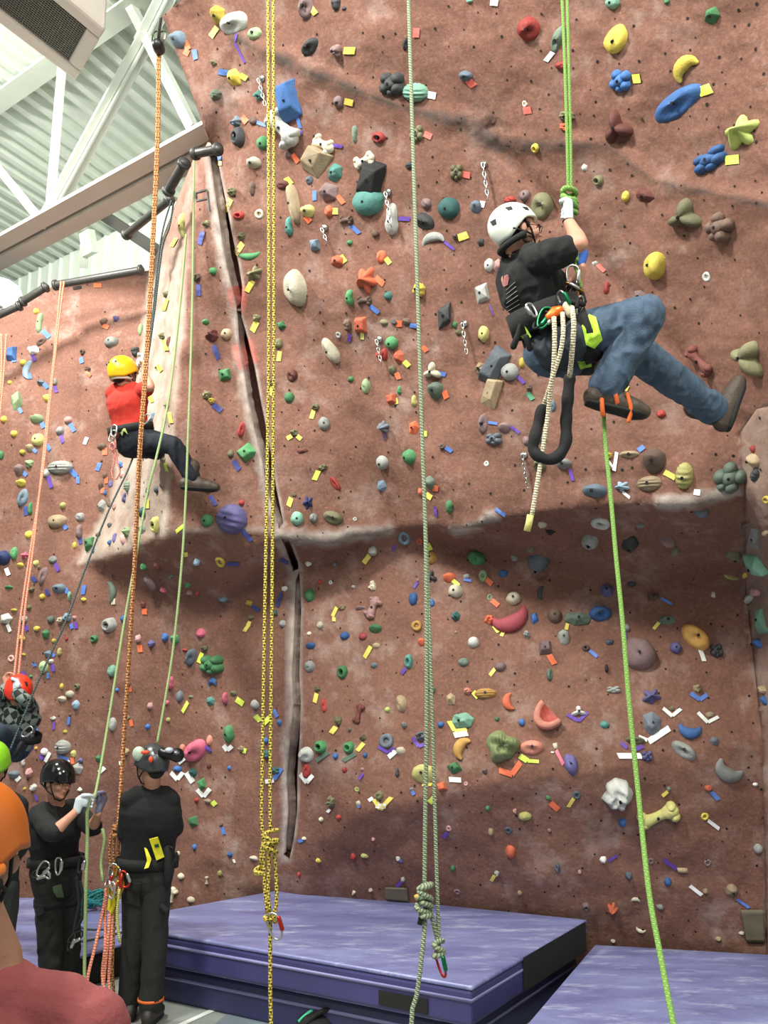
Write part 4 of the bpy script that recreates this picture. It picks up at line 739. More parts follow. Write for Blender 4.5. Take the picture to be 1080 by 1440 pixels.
# things one can find, to point from
MARKS = [(518, 284, 'the big teal dish'), (327, 730, 'the fluted purple hold'), (706, 1051, 'the big green fluted lump'), (955, 146, 'the long blue blade'), (407, 142, 'the blue wedge'), (718, 871, 'the crimson crescent'),
 (299, 934, 'the green cluster'), (967, 303, 'the three armed olive horn'), (712, 318, 'the white helmet'), (172, 520, 'the yellow helmet'), (810, 440, 'the climbing harness'), (862, 565, 'the tied boot'), (1025, 580, 'the braced boot'),
 (1043, 186, 'the lime star'), (81, 733, 'the big tan dome'), (155, 879, 'the pale grey cup'), (85, 657, 'the ribbed grey shell'), (921, 648, 'the brown jug over the roof'), (845, 734, 'the pale ring under the roof'), (757, 788, 'the slate jug under the roof'),
 (867, 1115, 'the pale lump by the green rope'), (925, 1146, 'the dog bone'), (769, 1008, 'the fruit slice'), (978, 896, 'the amber slab'), (898, 919, 'the big mauve boulder'), (597, 1088, 'the pale yellow jug behind the ropes'),
 (417, 406, 'the big cream pebble'), (631, 293, 'the dark teal dome'), (336, 500, 'the pillar crack'), (410, 1100, 'the low crack'), (584, 130, 'the mint shell'), (552, 118, 'the charcoal cluster'), (217, 1065, 'the headlamp helmet'),
 (72, 1087, 'the glossy black helmet'), (558, 1254, 'the small olive plate'), (1062, 1300, 'the faded olive plate'), (697, 515, 'the slate wedge'), (777, 640, 'the black sleeved lanyard'), (380, 1185, 'the yellow rope knot'),
 (597, 1260, 'the grey rope knot'), (230, 30, 'the top corner pulley'), (24, 566, 'the pale green block'), (220, 738, 'the pale yellow pocket at the pillar foot'), (1027, 672, 'the double green lump'), (1063, 755, 'the grey block on the side wall'), (16, 500, 'the blue block'), (300, 472, 'the dark red lump on the pillar')]
def parse(s): return [q.strip().split(',') for l in s.strip().splitlines() for q in l.split(';') if q.strip()]
def vn(p, s=3.0): return noise.noise(p * s)
HN = {'d': 'dome', 'o': 'pebble', 'w': 'wedge', 'f': 'block', 'l': 'sloping edge', 't': 'teardrop', 'c': 'crescent', 'b': 'bone shaped', 'r': 'ring', 'h': 'three armed horn', 's': 'ribbed shell',
      'k': 'cluster', 'p': 'pocket', 'n': 'knobbly', 'j': 'jug', 'g': 'star shaped', 'q': 'fruit slice', 'u': 'big fluted lump'}
def hold_shape(s, W, H, seed):
    rnd = random.Random(seed); mb = MB(); so = Vector((seed * 1.7, seed * .31, 0)); D = .42 * min(W, H) + .012
    a, b = W / 2, H / 2; smooth = True
    def polar(n, m, rf, pf, ox=0, oy=0, sa=a, sb=b, Dz=D):
        vs = []; fs = []
        for k in range(m + 1):
            q = k / m
            for j in range(n):
                th = 2 * math.pi * j / n; r = rf(th)
                vs.append(Vector((ox + q * r * sa * math.cos(th), oy + q * r * sb * math.sin(th), Dz * pf(q, th))))
        for j in range(n): vs.append(Vector((vs[m * n + j].x, vs[m * n + j].y, -.03)))
        for k in range(m + 1):
            for j in range(n): fs.append((k * n + j, (k + 1) * n + j, (k + 1) * n + (j + 1) % n, k * n + (j + 1) % n))
        vs.append(vs[0].copy()); vs[-1] = Vector((ox, oy, vs[0].z))
        mb.add(vs, fs)
    dome = lambda q, th: max(0, 1 - q ** 2.4) ** .55
    wob = lambda am: (lambda th: 1 + am * noise.noise(Vector((math.cos(th) * 1.3, math.sin(th) * 1.3, seed))))
    if s == 'd': polar(22, 7, wob(.10), dome, Dz=D * 1.1)
    elif s == 'o': polar(22, 7, wob(.16), lambda q, th: max(0, 1 - q ** 3) ** .6 * (1 + .15 * math.cos(th + seed)))
    elif s in 'wf':
        smooth = False; n = 4 if s == 'f' else rnd.choice((5, 6)); off = rnd.random() * .6 + (math.pi / 4 if s == 'f' else 0)
        rr = [1.12 * rnd.uniform(.88, 1.1) * (1.18 if s == 'f' else 1) for _ in range(n)]; cx, cy = rnd.uniform(-.25, .25) * a, rnd.uniform(-.05, .3) * b
        base = [(rr[j] * a * math.cos(off + 2 * math.pi * j / n), rr[j] * b * math.sin(off + 2 * math.pi * j / n)) for j in range(n)]
        base = [(max(-a * 1.05, min(a * 1.05, x)), max(-b * 1.05, min(b * 1.05, y))) for x, y in base]
        kk = .62 if s == 'f' else .38
        vs = [Vector((x, y, -.03)) for x, y in base] + [Vector((x, y, D * .18)) for x, y in base] + [Vector((cx + x * kk, cy + y * kk, D * rnd.uniform(.8, 1.2))) for x, y in base] + [Vector((cx, cy, D * 1.08))]
        fs = [(i, (i + 1) % n, n + (i + 1) % n, n + i) for i in range(n)] + [(n + i, n + (i + 1) % n, 2 * n + (i + 1) % n, 2 * n + i) for i in range(n)] + [(2 * n + i, 2 * n + (i + 1) % n, 3 * n) for i in range(n)]
        mb.add(vs, fs)
    elif s == 'l':
        polar(22, 7, lambda th: (1 + .12 * math.sin(2 * th + seed)) * (1 if True else 0), lambda q, th: max(0, 1 - q ** 3) ** .5 * (1 + .35 * math.sin(th)) * (1 + .12 * math.cos(2 * th)), Dz=D)
    elif s == 't': polar(24, 7, lambda th: (.62 + .5 * max(0, math.sin(th)) ** 3 + .38 * max(0, -math.sin(th)) ** .8), dome)
    elif s == 'c':
        pts_ = [Vector((a * .92 * math.cos(q), b * (1.2 * math.sin(q) - .75), D * .25)) for q in [R(200 - i * 17.5) * .0 + R(170 - i * 16) for i in range(11)]]
        rad = [.28 * min(W, H) * (.25 + .95 * math.sin(math.pi * (i + .35) / 10.7)) for i in range(11)]; mb.loft(pts_, rad, (0, 0, 1), 1.15, 12)
    elif s == 'b':
        pts_ = [Vector((a * q, .10 * b * math.sin(q * 3), D * .35)) for q in (-.72, -.6, -.35, 0, .3, .55, .72)]
        mb.loft(pts_, [b * k for k in (.55, .66, .5, .42, .46, .7, .6)], (0, 0, 1), 1.0, 12)
        for sx in (-1, 1):
            for sy in (-1, 1): mb.ell((a * .74 * sx, b * .5 * sy * (1 if sx > 0 else .8), D * .3), (a * .26, b * .46, D * .7), n=10, m=6)
    elif s == 'r':
        pts_ = [Vector((a * .68 * math.cos(q), b * .68 * math.sin(q), D * .25)) for q in [2 * math.pi * i / 18 for i in range(18)]]
        mb.loft(pts_, [min(a, b) * .34 * (1 + .12 * math.sin(i + seed)) for i in range(18)], (0, 0, 1), 1.0, 10, closed=True)
        mb.ell((0, 0, -.01), (a * .6, b * .6, .02), n=12, m=6)
    elif s == 'h': polar(36, 7, lambda th: .38 + .72 * abs(math.cos(1.5 * (th - math.pi / 2))) ** 2.2, lambda q, th: max(0, 1 - q ** 1.6) ** .6 * (.8 + .5 * q * abs(math.cos(1.5 * (th - math.pi / 2)))), Dz=D * 1.2)
    elif s == 'g': polar(32, 6, lambda th: .5 + .5 * abs(math.cos(2.5 * th + seed)) ** 1.2, lambda q, th: max(0, 1 - q ** 1.4) ** .8 * (1 + .3 * math.cos(2 * th)), Dz=D * 1.1)
    elif s == 's': polar(48, 8, lambda th: 1 + .035 * math.cos(20 * th), lambda q, th: max(0, 1 - q ** 2.2) ** .5 * (1 + .10 * math.cos(10 * q * math.sin(th) * 1.6)), Dz=D * 1.15)
    elif s == 'u':
        # big lump: ribs on top, folded cheeks and a narrow lower lip
        polar(64, 16, lambda th: (.90 + .12 * math.sin(3 * th + 1.2) + .06 * math.sin(5 * th)) * (1 if math.sin(th) > -.2 else 1 - .18 * (-math.sin(th) - .2)),
              lambda q, th: max(0, 1 - q ** 3) ** .5 * (1 + .07 * math.cos(34 * q * math.cos(th)) * (1 if math.sin(th) > 0 else .2) + .20 * math.sin(6 * q * math.sin(th) - .8 + 2.6 * q * math.cos(th)) + .12 * math.sin(9 * q * math.cos(th) + 3 * q * math.sin(th)) * (math.sin(th) < 0)), Dz=D * 1.0)
    elif s == 'q':
        n = 24; vs = []; fs = []
        prof = [(0, -.03), (0, .9), (.08, 1.0), (.30, 1.0), (.36, .86), (1, .80), (1, -.03)]
        for (q, z) in prof:
            for j in range(n + 1):
                th = math.pi * j / n + math.pi; r = 1 - q
                vs.append(Vector((a * r * math.cos(th), b * .45 + 1.35 * b * r * math.sin(th), D * z * .8)))
        for k in range(len(prof) - 1):
            for j in range(n): fs.append((k * (n + 1) + j, k * (n + 1) + j + 1, (k + 1) * (n + 1) + j + 1, (k + 1) * (n + 1) + j))
        mb.add(vs, fs)
    elif s == 'k':
        cs = [(0, 0, .62), (-.5, -.3, .5), (.48, -.32, .5), (.42, .42, .48), (-.45, .4, .46), (.0, -.62, .36)]
        for (x, y, r) in (cs if W > .08 else cs[:4]): polar(14, 5, wob(.08), dome, x * a, y * b, a * r, b * r, D * (.6 + r * .7))
    elif s == 'p':
        def pf(q, th):
            x, y = q * math.cos(th), q * math.sin(th); d2 = math.hypot(x + .05, y + .1) / .5
            return max(0, 1 - q ** 3) ** .5 - (.85 * (1 - d2 * d2) if d2 < 1 else 0)
        polar(26, 10, wob(.10), pf, Dz=D * 1.1)
    elif s == 'n':
        polar(24, 7, lambda th: .85 + .35 * noise.noise(Vector((math.cos(th) * 2, math.sin(th) * 2, seed))), lambda q, th: max(0, 1 - q ** 2.2) ** .5 * (1 + .7 * noise.noise(Vector((q * 2.2 * math.cos(th), q * 2.2 * math.sin(th), seed * 2.1)))), Dz=D * 1.15)
    elif s == 'j':
        def pf(q, th):
            y = q * math.sin(th); return max(0, 1 - q ** 2.6) ** .5 * (1 + .55 * y) - (.35 * max(0, 1 - ((y - .72) / .28) ** 2) * (abs(q * math.cos(th)) < .6))
        polar(26, 9, wob(.12), pf, Dz=D * 1.15)
    am = .04 * min(W, H) if smooth else 0
    if am:
        for v in mb.v:
            if v.z > 0: v.z += am * vn(v + so, 2.2 / max(W, .02)); v.x += am * .5 * vn(v + so * 2, 3 / max(W, .02))
    return mb, smooth, D
def hold_mat(c, shade):
    nm, col = COLS[c]; k = 1 + (shade - 1) * .10
    g_ = sum(col) / 3; col = tuple(g_ + (x - g_) * .80 for x in col)
    return mat('hold_' + nm.replace(' ', '_') + '_%d' % shade, tuple(min(1, x * k * .94) for x in col), .75, .35, 70, var=.14, vscale=16)
BOLT = mat('dark_bolt', (.07, .06, .06), .5, metal=.3)
H_ALL = []
for q in parse(HOLDS):
    x, y, w_, h_ = map(float, q[:4]); H_ALL.append(dict(x=x, y=y, w=w_, h=h_, c=q[4], s=q[5], r=float(q[6]) if len(q) > 6 else 0))
BLADE = dict(x=955, y=146, w=66, h=24, c='bl', s='l', r=27, label='long blue blade shaped climbing hold high on the overhang, biggest blue one', nm='blade'); H_ALL.append(BLADE)
TRI = dict(x=407, y=142, w=26, h=46, c='bl', s='f', r=12, label='tall blue faceted wedge hold beside the doubled yellow rope'); H_ALL.append(TRI)
fixed_lab = {(706, 1051): 'biggest hold on the lower wall, a pale green fluted lump with orange tape under it', (327, 730): 'large fluted purple hold at the bottom of the dark pillar face',
 (518, 284): 'big glossy teal dish shaped hold below the black block', (718, 871): 'crimson crescent shaped hold on the lower wall under the roof', (299, 934): 'bright green cluster hold of rounded lumps near the dark cracks',
 (769, 1008): 'fruit slice shaped hold with pale rind and red flesh', (584, 130): 'mint green ribbed shell hold behind the grey green rope', (925, 1146): 'pale yellow dog bone hold low beside the green rope', (1043, 186): 'lime star shaped hold at the upper edge of the overhang',
 (631, 293): 'dark teal dome hold, the largest of its colour', (417, 406): 'largest cream pebble hold, on the shadowed facet beside the yellow rope', (921, 648): 'big brown jug hold just above the rocky roof edge'}
H_ALL.sort(key=lambda d: -d['w'] * d['h'])
big = H_ALL[:300]; rest = H_ALL[300:]
def frame(x, y, extra=0):
    h = hit(x, y)
    if h is None:
        for dx, dy in ((4, 0), (-4, 0), (0, 4), (8, 4), (12, 0), (-12, 0), (0, 12)):
            h = hit(x + dx, y + dy)
            if h: break
    p, n = h; t = (p - CAM).dot(FWD)
    v = (CAM - p).normalized()
    if n.dot(v) < .35: n = (n + v * .5).normalized()
    X = (RGT - n * RGT.dot(n)).normalized(); Y = n.cross(X)
    rd = (p - CAM).normalized()
    # how far one metre along X / Y goes across the picture
    def scr(d): q0 = proj(p); q1 = proj(p + d * .05); return math.hypot(q1[0] - q0[0], q1[1] - q0[1]) / .05
    return p, n, X, Y, scr(X), scr(Y), t
def build_hold(d, i, grouped=None):
    p, n, X, Y, sx, sy, t = frame(d['x'], d['y'])
    base = F / t
    th = R(d['r']); cx = base / max(sx, base * .78); cy = base / max(sy, base * .78)
    W = d['w'] / base * (cx * abs(math.cos(th)) + cy * abs(math.sin(th))); H = d['h'] / base * (cy * abs(math.cos(th)) + cx * abs(math.sin(th)))
    if abs(math.sin(th)) > .65 and d['s'] in 'lbc': W, H = max(W, H), min(W, H)
    mb, smooth, D = hold_shape(d['s'], W, H, i + 1)
    A = X * math.cos(th) + Y * math.sin(th); B = -X * math.sin(th) + Y * math.cos(th)
    M = Matrix((A, B, n)).transposed().to_4x4(); M.translation = p - n * .008
    d['p'] = p; d['W'] = W; d['D'] = D
    return mb, smooth, D, M
for i, d in enumerate(big):
    mb, smooth, D, M = build_hold(d, i)
    o = mb.build('climbing_hold', hold_mat(d['c'], i % 3), None, smooth); o.matrix_basis = M; d['o'] = o; o['category'] = 'climbing hold'
    if d['s'] in 'wf':
        b_ = o.modifiers.new('b', 'BEVEL'); b_.width = min(d['W'] * .07, .01); b_.segments = 2
    if d['s'] == 'q':
        o.data.materials.append(mat('red_fruit_flesh', (.62, .24, .18), .6, .3, 90, var=.2, vscale=40))
        for pl in o.data.polygons:
            if pl.index >= 4 * 24: pl.material_index = 1
    if i < 170 and d['s'] not in 'rcqg':
        r_ = max(.0065, min(.011, d['W'] * .09))
        loc = o.data.vertices
        zt = max(v.co.z for v in loc if abs(v.co.x) < d['W'] * .2 and abs(v.co.y) < d['W'] * .2) if any(abs(v.co.x) < d['W'] * .2 and abs(v.co.y) < d['W'] * .2 for v in loc) else D
        bm = MB().loft([Vector((0, 0, zt - .02)), Vector((0, 0, zt + .001))], r_, n=8, cap=False)
        bo = bm.build('bolt', BOLT); bo.parent = o; bo.matrix_basis = Matrix.Identity(4)
if rest:
    # the many smallest holds, a few pixels each
    vs = []; fs = []; mi = []; mats_ = []; off = 0
    for i, d in enumerate(rest):
        mb, smooth, D, M = build_hold(d, 400 + i)
        m_ = hold_mat(d['c'], i % 3)
        if m_ not in mats_: mats_.append(m_)
        k = mats_.index(m_); vs += [M @ v for v in mb.v]; fs += [tuple(a_ + off for a_ in f) for f in mb.f]; mi += [k] * len(mb.f); off = len(vs)
    o = link('small_climbing_holds', vs, fs, mats_, smooth=True); o.data.polygons.foreach_set('material_index', mi)
    tag(o, 'many tiny multicoloured climbing holds and screw-on chips scattered over the walls', 'climbing hold', kind='stuff')
# --- tapes: strips laid on the wall
T_ALL = []
for q in parse(TAPES):
    c = q[0]; v = list(map(float, q[1:])); x0, y0, x1, y1, w_ = v
    L_ = math.hypot(x1 - x0, y1 - y0)
    if L_ < 3: continue
    n = 4; ux, uy = (x1 - x0) / L_, (y1 - y0) / L_; nx, ny = -uy * w_ / 2, ux * w_ / 2
    vs = []; ok = True
    rt = random.Random(int(x0 * 7 + y0)); sk = rt.uniform(-.07, .07)
    for k in range(n + 1):
        s = k / n
        for j in (-1, 0, 1):
            e = s + (sk * j if k in (0, n) else 0)
            x = x0 + (x1 - x0) * e + nx * j; y = y0 + (y1 - y0) * e + ny * j
            h = hit(x, y)
            if h is None: ok = False; break
            vs.append((x, y, h))
        if not ok: break
    if not ok: continue
    P_ = [h[0] + h[1] * .008 for _, _, h in vs]
    fs = []
    for k in range(n):
        for j in range(2): a_ = k * 3 + j; fs.append((a_, a_ + 1, a_ + 4, a_ + 3))
    cen = sum(P_, Vector()) / len(P_)
    o = link('tape_strip', [p - cen for p in P_], fs, mat('tape_' + TCOLS[c][0].replace(' ', '_'), tuple(sum(TCOLS[c][1]) / 3 + (q_ - sum(TCOLS[c][1]) / 3) * .78 for q_ in TCOLS[c][1]), .6), smooth=False)
    o.location = cen; sm = o.modifiers.new('t', 'SOLIDIFY'); sm.thickness = .0012; sm.offset = 1
    o['category'] = 'tape'
    ang = abs(math.degrees(math.atan2(uy, ux)))
    T_ALL.append(dict(x=(x0 + x1) / 2, y=(y0 + y1) / 2, c=c, o=o, lying=('level' if ang < 25 or ang > 155 else ('upright' if 65 < ang < 115 else 'slanting')), L=L_))
# --- labels that single out: (class), n-th nearest to a mark
def direction(dx, dy):
    v_ = 'above' if dy < 0 else 'below'; h_ = 'left' if dx < 0 else 'right'
    if abs(dx) > 2.2 * abs(dy): return 'to the %s of' % h_
    if abs(dy) > 2.2 * abs(dx): return v_
    return '%s and %s of' % (v_, h_)
RANK = ['nearest', 'second nearest', 'third nearest', 'fourth nearest']
def assign(items, cls, noun, marks):
    by = {}
    for d in items: by.setdefault(cls(d), []).append(d)
    used = set()
    for key, L_ in by.items():
        for d in L_:
            best = None
            for (mx_, my_, nm) in marks:
                dd = math.hypot(d['x'] - mx_, d['y'] - my_)
                if dd < 5: continue
                dr = direction(d['x'] - mx_, d['y'] - my_)
                same = sorted(math.hypot(e['x'] - mx_, e['y'] - my_) for e in L_ if direction(e['x'] - mx_, e['y'] - my_) == dr)
                rk = same.index(dd)
                if rk > 3: continue
                cost = dd + rk * 70
                if (dr, rk, nm, key) not in used and (best is None or cost < best[0]): best = (cost, rk, dr, nm)
            if best is None: d['o']['label'] = '%s %s' % (key, noun); continue
            _, rk, dr, nm = best; used.add((dr, rk, nm, key))
            txt = '%s %s, %s %s' % (key, noun, dr if (rk == 0 and len(L_) == 1) else (RANK[rk] + ' ' + dr), nm)
            if len(txt.replace(',', '').split()) > 16: txt = txt.replace(' and ', ' ').replace('to the ', '')
            d['o']['label'] = ' '.join(txt.split()[:16])
def size_word(d):
    a_ = d['w'] * d['h']; return 'large ' if a_ > 600 else ('small ' if a_ < 170 else '')
def hcls(d): return (size_word(d) + COLS[d['c']][0] + ' ' + HN[d['s']]).strip()
assign(big, hcls, 'hold', MARKS)
for d in big:
    if 'label' in d: d['o']['label'] = d['label']
    for k, v in fixed_lab.items():
        if abs(d['x'] - k[0]) < 3 and abs(d['y'] - k[1]) < 3: d['o']['label'] = v
    d['o']['group'] = 'climbing holds on the walls'
bigm = MARKS + [(d['x'], d['y'], 'the %s hold' % hcls(d)) for d in big if sum(1 for e in big if hcls(e) == hcls(d)) == 1 and (d['w'] * d['h'] > 250)]
assign(T_ALL, lambda d: ('short ' if d['L'] < 11 else ('long ' if d['L'] > 19 else '')) + d['lying'] + ' ' + TCOLS[d['c']][0], 'tape strip', bigm)
for d in T_ALL: d['o']['group'] = 'marker tapes on the walls'
# ------------------------------------------------------------------ ropes, chains, carabiners
def rope_mat(name, c1, c2, k=26, duty=.5, mode='fleck'):
    if name in MATS: return MATS[name]
    m = bpy.data.materials.new(name); m.use_nodes = True; nt = m.node_tree; N = nt.nodes; L = nt.links; b = N['Principled BSDF']
    b.inputs['Roughness'].default_value = .8
    uv = N.new('ShaderNodeUVMap'); sp = N.new('ShaderNodeSeparateXYZ'); L.new(uv.outputs[0], sp.inputs[0])
    def mth(op, a, c=None, cl=False):
        x = N.new('ShaderNodeMath'); x.operation = op; x.use_clamp = cl
        for i, q in ((0, a), (1, c)):
            if q is None: continue
            if hasattr(q, 'links'): L.new(q, x.inputs[i])
            else: x.inputs[i].default_value = q
        return x.outputs[0]
    v = mth('MULTIPLY', sp.outputs[1], k); u = sp.outputs[0]
    s1 = mth('FRACT', mth('ADD', v, mth('MULTIPLY', u, 2.0)))
    f = mth('LESS_THAN', s1, duty)
    if mode == 'fleck':
        s2 = mth('FRACT', mth('ADD', mth('MULTIPLY', v, .5), mth('MULTIPLY', u, -3.0))); f = mth('MULTIPLY', f, mth('LESS_THAN', s2, .55))
    mx = N.new('ShaderNodeMix'); mx.data_type = 'RGBA'; L.new(f, mx.inputs[0]); mx.inputs[6].default_value = s2l(c1) + (1,); mx.inputs[7].default_value = s2l(c2) + (1,)
    L.new(mx.outputs[2], b.inputs['Base Color'])
    bp = N.new('ShaderNodeBump'); bp.inputs['Strength'].default_value = .5; bp.inputs['Distance'].default_value = .004
    L.new(mth('SINE', mth('MULTIPLY', v, 12.0)), bp.inputs['Height']); L.new(bp.outputs[0], b.inputs['Normal'])
    MATS[name] = m; return m
RM = {'yellow': rope_mat('yellow_black_rope', (.74, .66, .26), (.24, .21, .12), 38, .5), 'orange': rope_mat('orange_flecked_rope', (.72, .50, .30), (.42, .24, .14), 26, .5),
      'sage': rope_mat('grey_green_rope', (.58, .63, .50), (.38, .42, .33), 60, .45, 'twill'), 'lime': rope_mat('lime_green_rope', (.44, .60, .27), (.58, .70, .38), 70, .35),
      'pale': rope_mat('pale_green_rope', (.55, .64, .42), (.66, .72, .52), 70, .3), 'salmon': rope_mat('salmon_rope', (.80, .48, .38), (.88, .62, .50), 30, .3),
      'dark': rope_mat('dark_teal_cord', (.20, .26, .26), (.32, .38, .38), 30, .3), 'teal': rope_mat('teal_rope', (.10, .42, .42), (.16, .55, .52), 30, .4),
      'cream': rope_mat('cream_cord', (.80, .76, .64), (.62, .56, .44), 40, .35), 'pink': rope_mat('pink_cord', (.80, .45, .42), (.90, .70, .64), 40, .35)}
def tube_uv(name, pts, r, m, parent=None, n=10, step=.04):
    P = resample(pts, step)
    vs, fs = loft(P, r, None, 1.0, n, False)
    nr = len(P); Ls = [0]
    for i in range(1, nr): Ls.append(Ls[-1] + (P[i] - P[i - 1]).length)
    me = bpy.data.meshes.new(name); me.from_pydata([tuple(v) for v in vs], [], fs); me.materials.append(m); me.update()
    me.polygons.foreach_set('use_smooth', [True] * len(me.polygons))
    ul = me.uv_layers.new(name='UVMap')
    for p in me.polygons:
        js = [v % n for v in p.vertices]; wrap = 0 in js and (n - 1) in js
        for li, vi in zip(p.loop_indices, p.vertices):
            i, j = divmod(vi, n)
            u = (1.0 if (wrap and j == 0) else j / n); ul.data[li].uv = (u, Ls[min(i, nr - 1)])
    o = bpy.data.objects.new(name, me); C.objects.link(o)
    if parent: o.parent = parent; o.matrix_parent_inverse = parent.matrix_basis.inverted()
    return o
def px(*a): return [at(x, y, t) for x, y, t in a]
def knot(name, c, s, r, m, parent=None, turns=3, seed=0):
    """a rope knot: a strand winding round itself"""
    rnd = random.Random(seed); P = []
    for i in range(turns * 10 + 1):
        q = i / 10 * 2 * math.pi; k = i / (turns * 10)
        P.append(Vector(c) + Vector((s * .55 * math.cos(q) , s * .5 * math.sin(q * 1.0 + .8) * (1 if True else 0), s * 1.25 * (.5 - k) + s * .38 * math.sin(q * .5 + seed))))
    return tube_uv(name, P, r, m, parent, step=r * 1.5)
steel = mat('polished_steel', (.72, .72, .70), .28, metal=.9); red_al = mat('red_anodised', (.66, .16, .12), .3, metal=.6); green_al = mat('green_anodised', (.05, .40, .24), .3, metal=.6)
orange_al = mat('orange_anodised', (.88, .40, .12), .35, metal=.5); black_web = mat('black_webbing', (.045, .045, .045), .85, .3, 90); gold_al = mat('gold_anodised', (.70, .52, .22), .3, metal=.7)
def carabiner(name, c, h, M, body=steel, gate=red_al, parent=None, label=None, r=.006, group=None, cat='carabiner'):
    """C: centre, M: 3x3 frame (columns: across, through, along)"""
    w_ = h * .52; pts_ = []
    for i in range(26):
        q = 2 * math.pi * i / 26; cx, cz = math.cos(q), math.sin(q)
        k = (abs(cx) ** 2.6 + abs(cz) ** 2.6) ** (-1 / 2.6); ww = w_ / 2 * (1 + .22 * (cz * k))
        pts_.append(Vector(c) + M @ Vector((cx * k * ww, 0, cz * k * h / 2)))
    if label or parent is None: t_ = empty(name, c, label, cat, group)
    else: t_ = empty(name, c); t_.parent = parent; t_.matrix_parent_inverse = parent.matrix_basis.inverted()
    MB().loft(pts_, r, n=8, closed=True).build('frame', body, t_, True)
    g0 = Vector(c) + M @ Vector((w_ * .5, 0, -h * .18)); g1 = Vector(c) + M @ Vector((w_ * .55, 0, h * .24))
    MB().loft([g0, g1], r * 1.75, n=10).build('screw_gate', gate, t_, True)
    return t_
def view_frame(roll=0, yaw=0):
    z = Vector((math.sin(R(roll)), 0, math.cos(R(roll)))); y = Vector((math.sin(R(yaw)), math.cos(R(yaw)), 0)); x = y.cross(z).normalized(); y = z.cross(x)
    return Matrix((x, y, z)).transposed()
# doubled yellow rope
YT = 4.75
yr = empty('climbing_rope', at(381, 1185, YT), 'yellow and black climbing rope hanging doubled with knots, beside the dark crack', 'rope')
def yp(*a): return [atY(x, y, 4.9) for x, y in a]
tube_uv('strand', yp((376, -150), (378, 400), (376, 640), (372, 880), (369, 1060), (368, 1150), (371, 1185)), .0088, RM['yellow'], yr)
tube_uv('strand', yp((384, -150), (385, 400), (384, 640), (382, 900), (380, 1080), (380, 1168)), .0088, RM['yellow'], yr)
tube_uv('strand', yp((371, 1180), (367, 1205), (368, 1225)), .0088, RM['yellow'], yr)
tube_uv('strand', yp((372, 1180), (371, 1210), (372, 1245), (376, 1285)), .0088, RM['yellow'], yr)
tube_uv('strand', yp((379, 1190), (378, 1225), (377, 1255), (380, 1285)), .0088, RM['yellow'], yr)
tube_uv('strand', yp((385, 1188), (387, 1215), (389, 1250), (388, 1275), (383, 1290)), .0088, RM['yellow'], yr)
knot('knot', atY(381, 1184, 4.87), .055, .0098, RM['yellow'], yr, 3, 1)
knot('knot', atY(365, 1226, 4.9), .035, .011, RM['yellow'], yr, 2, 2)
knot('knot', atY(380, 1290, 4.88), .045, .0098, RM['yellow'], yr, 2, 3)
tube_uv('tail', yp((380, 1295), (380, 1340), (380, 1390), (380, 1500)) + [Vector((-.60, 4.9, .0))], .0095, RM['yellow'], yr)
carabiner('carabiner', atY(386, 1303, 4.86), .125, view_frame(-22, 15), steel, red_al, None, 'steel carabiner with a red gate hanging from the yellow rope knot')
# grey green rope
def sp_(*a): return [atY(x, y, Y_) for x, y, Y_ in a]
sr = empty('climbing_rope', atY(597, 1255, 4.75), 'grey green static rope hanging doubled in the middle, ending in a knot', 'rope')
tube_uv('strand', sp_((570, -150, 4.75), (579, 150, 4.75), (587, 400, 4.75), (594, 620, 4.75), (599, 780, 4.75), (600, 1000, 4.75), (598, 1150, 4.75), (597, 1245, 4.75)), .0108, RM['sage'], sr)
tube_uv('strand', sp_((596, 690, 4.78), (601, 800, 4.76), (606, 950, 4.75), (611, 1120, 4.75), (614, 1225, 4.75), (617, 1320, 4.75), (616, 1338, 4.75)), .0095, RM['sage'], sr)
tube_uv('strand', sp_((597, 1255, 4.75), (598, 1290, 4.74), (593, 1345, 4.7), (586, 1400, 4.68), (578, 1450, 4.65)) + [Vector((.12, 4.5, .0))], .0108, RM['sage'], sr)
tube_uv('strand', sp_((600, 1262, 4.75), (610, 1300, 4.75), (617, 1330, 4.75), (620, 1342, 4.75)), .0108, RM['sage'], sr)
for k, (x, y, s_, sd) in enumerate(((598, 1250, .055, 4), (594, 1268, .05, 5), (599, 1277, .042, 6), (617, 1336, .04, 7))): knot('knot', atY(x, y, 4.72), s_, .013, RM['sage'], sr, 2, sd)
tube_uv('tail', sp_((594, 1280, 4.72), (592, 1292, 4.72), (590, 1300, 4.72)), .013, mat('black_rope_tip', (.03, .03, .03), .5), sr)
tube_uv('marker_tape', sp_((588, 1264, 4.7), (586, 1258, 4.7)), .014, mat('amber_tape', (.80, .62, .22), .6), sr)
carabiner('carabiner', atY(620, 1355, 4.74), .12, view_frame(-14, 62), red_al, green_al, None, 'red and green carabiner hanging from the grey green rope')
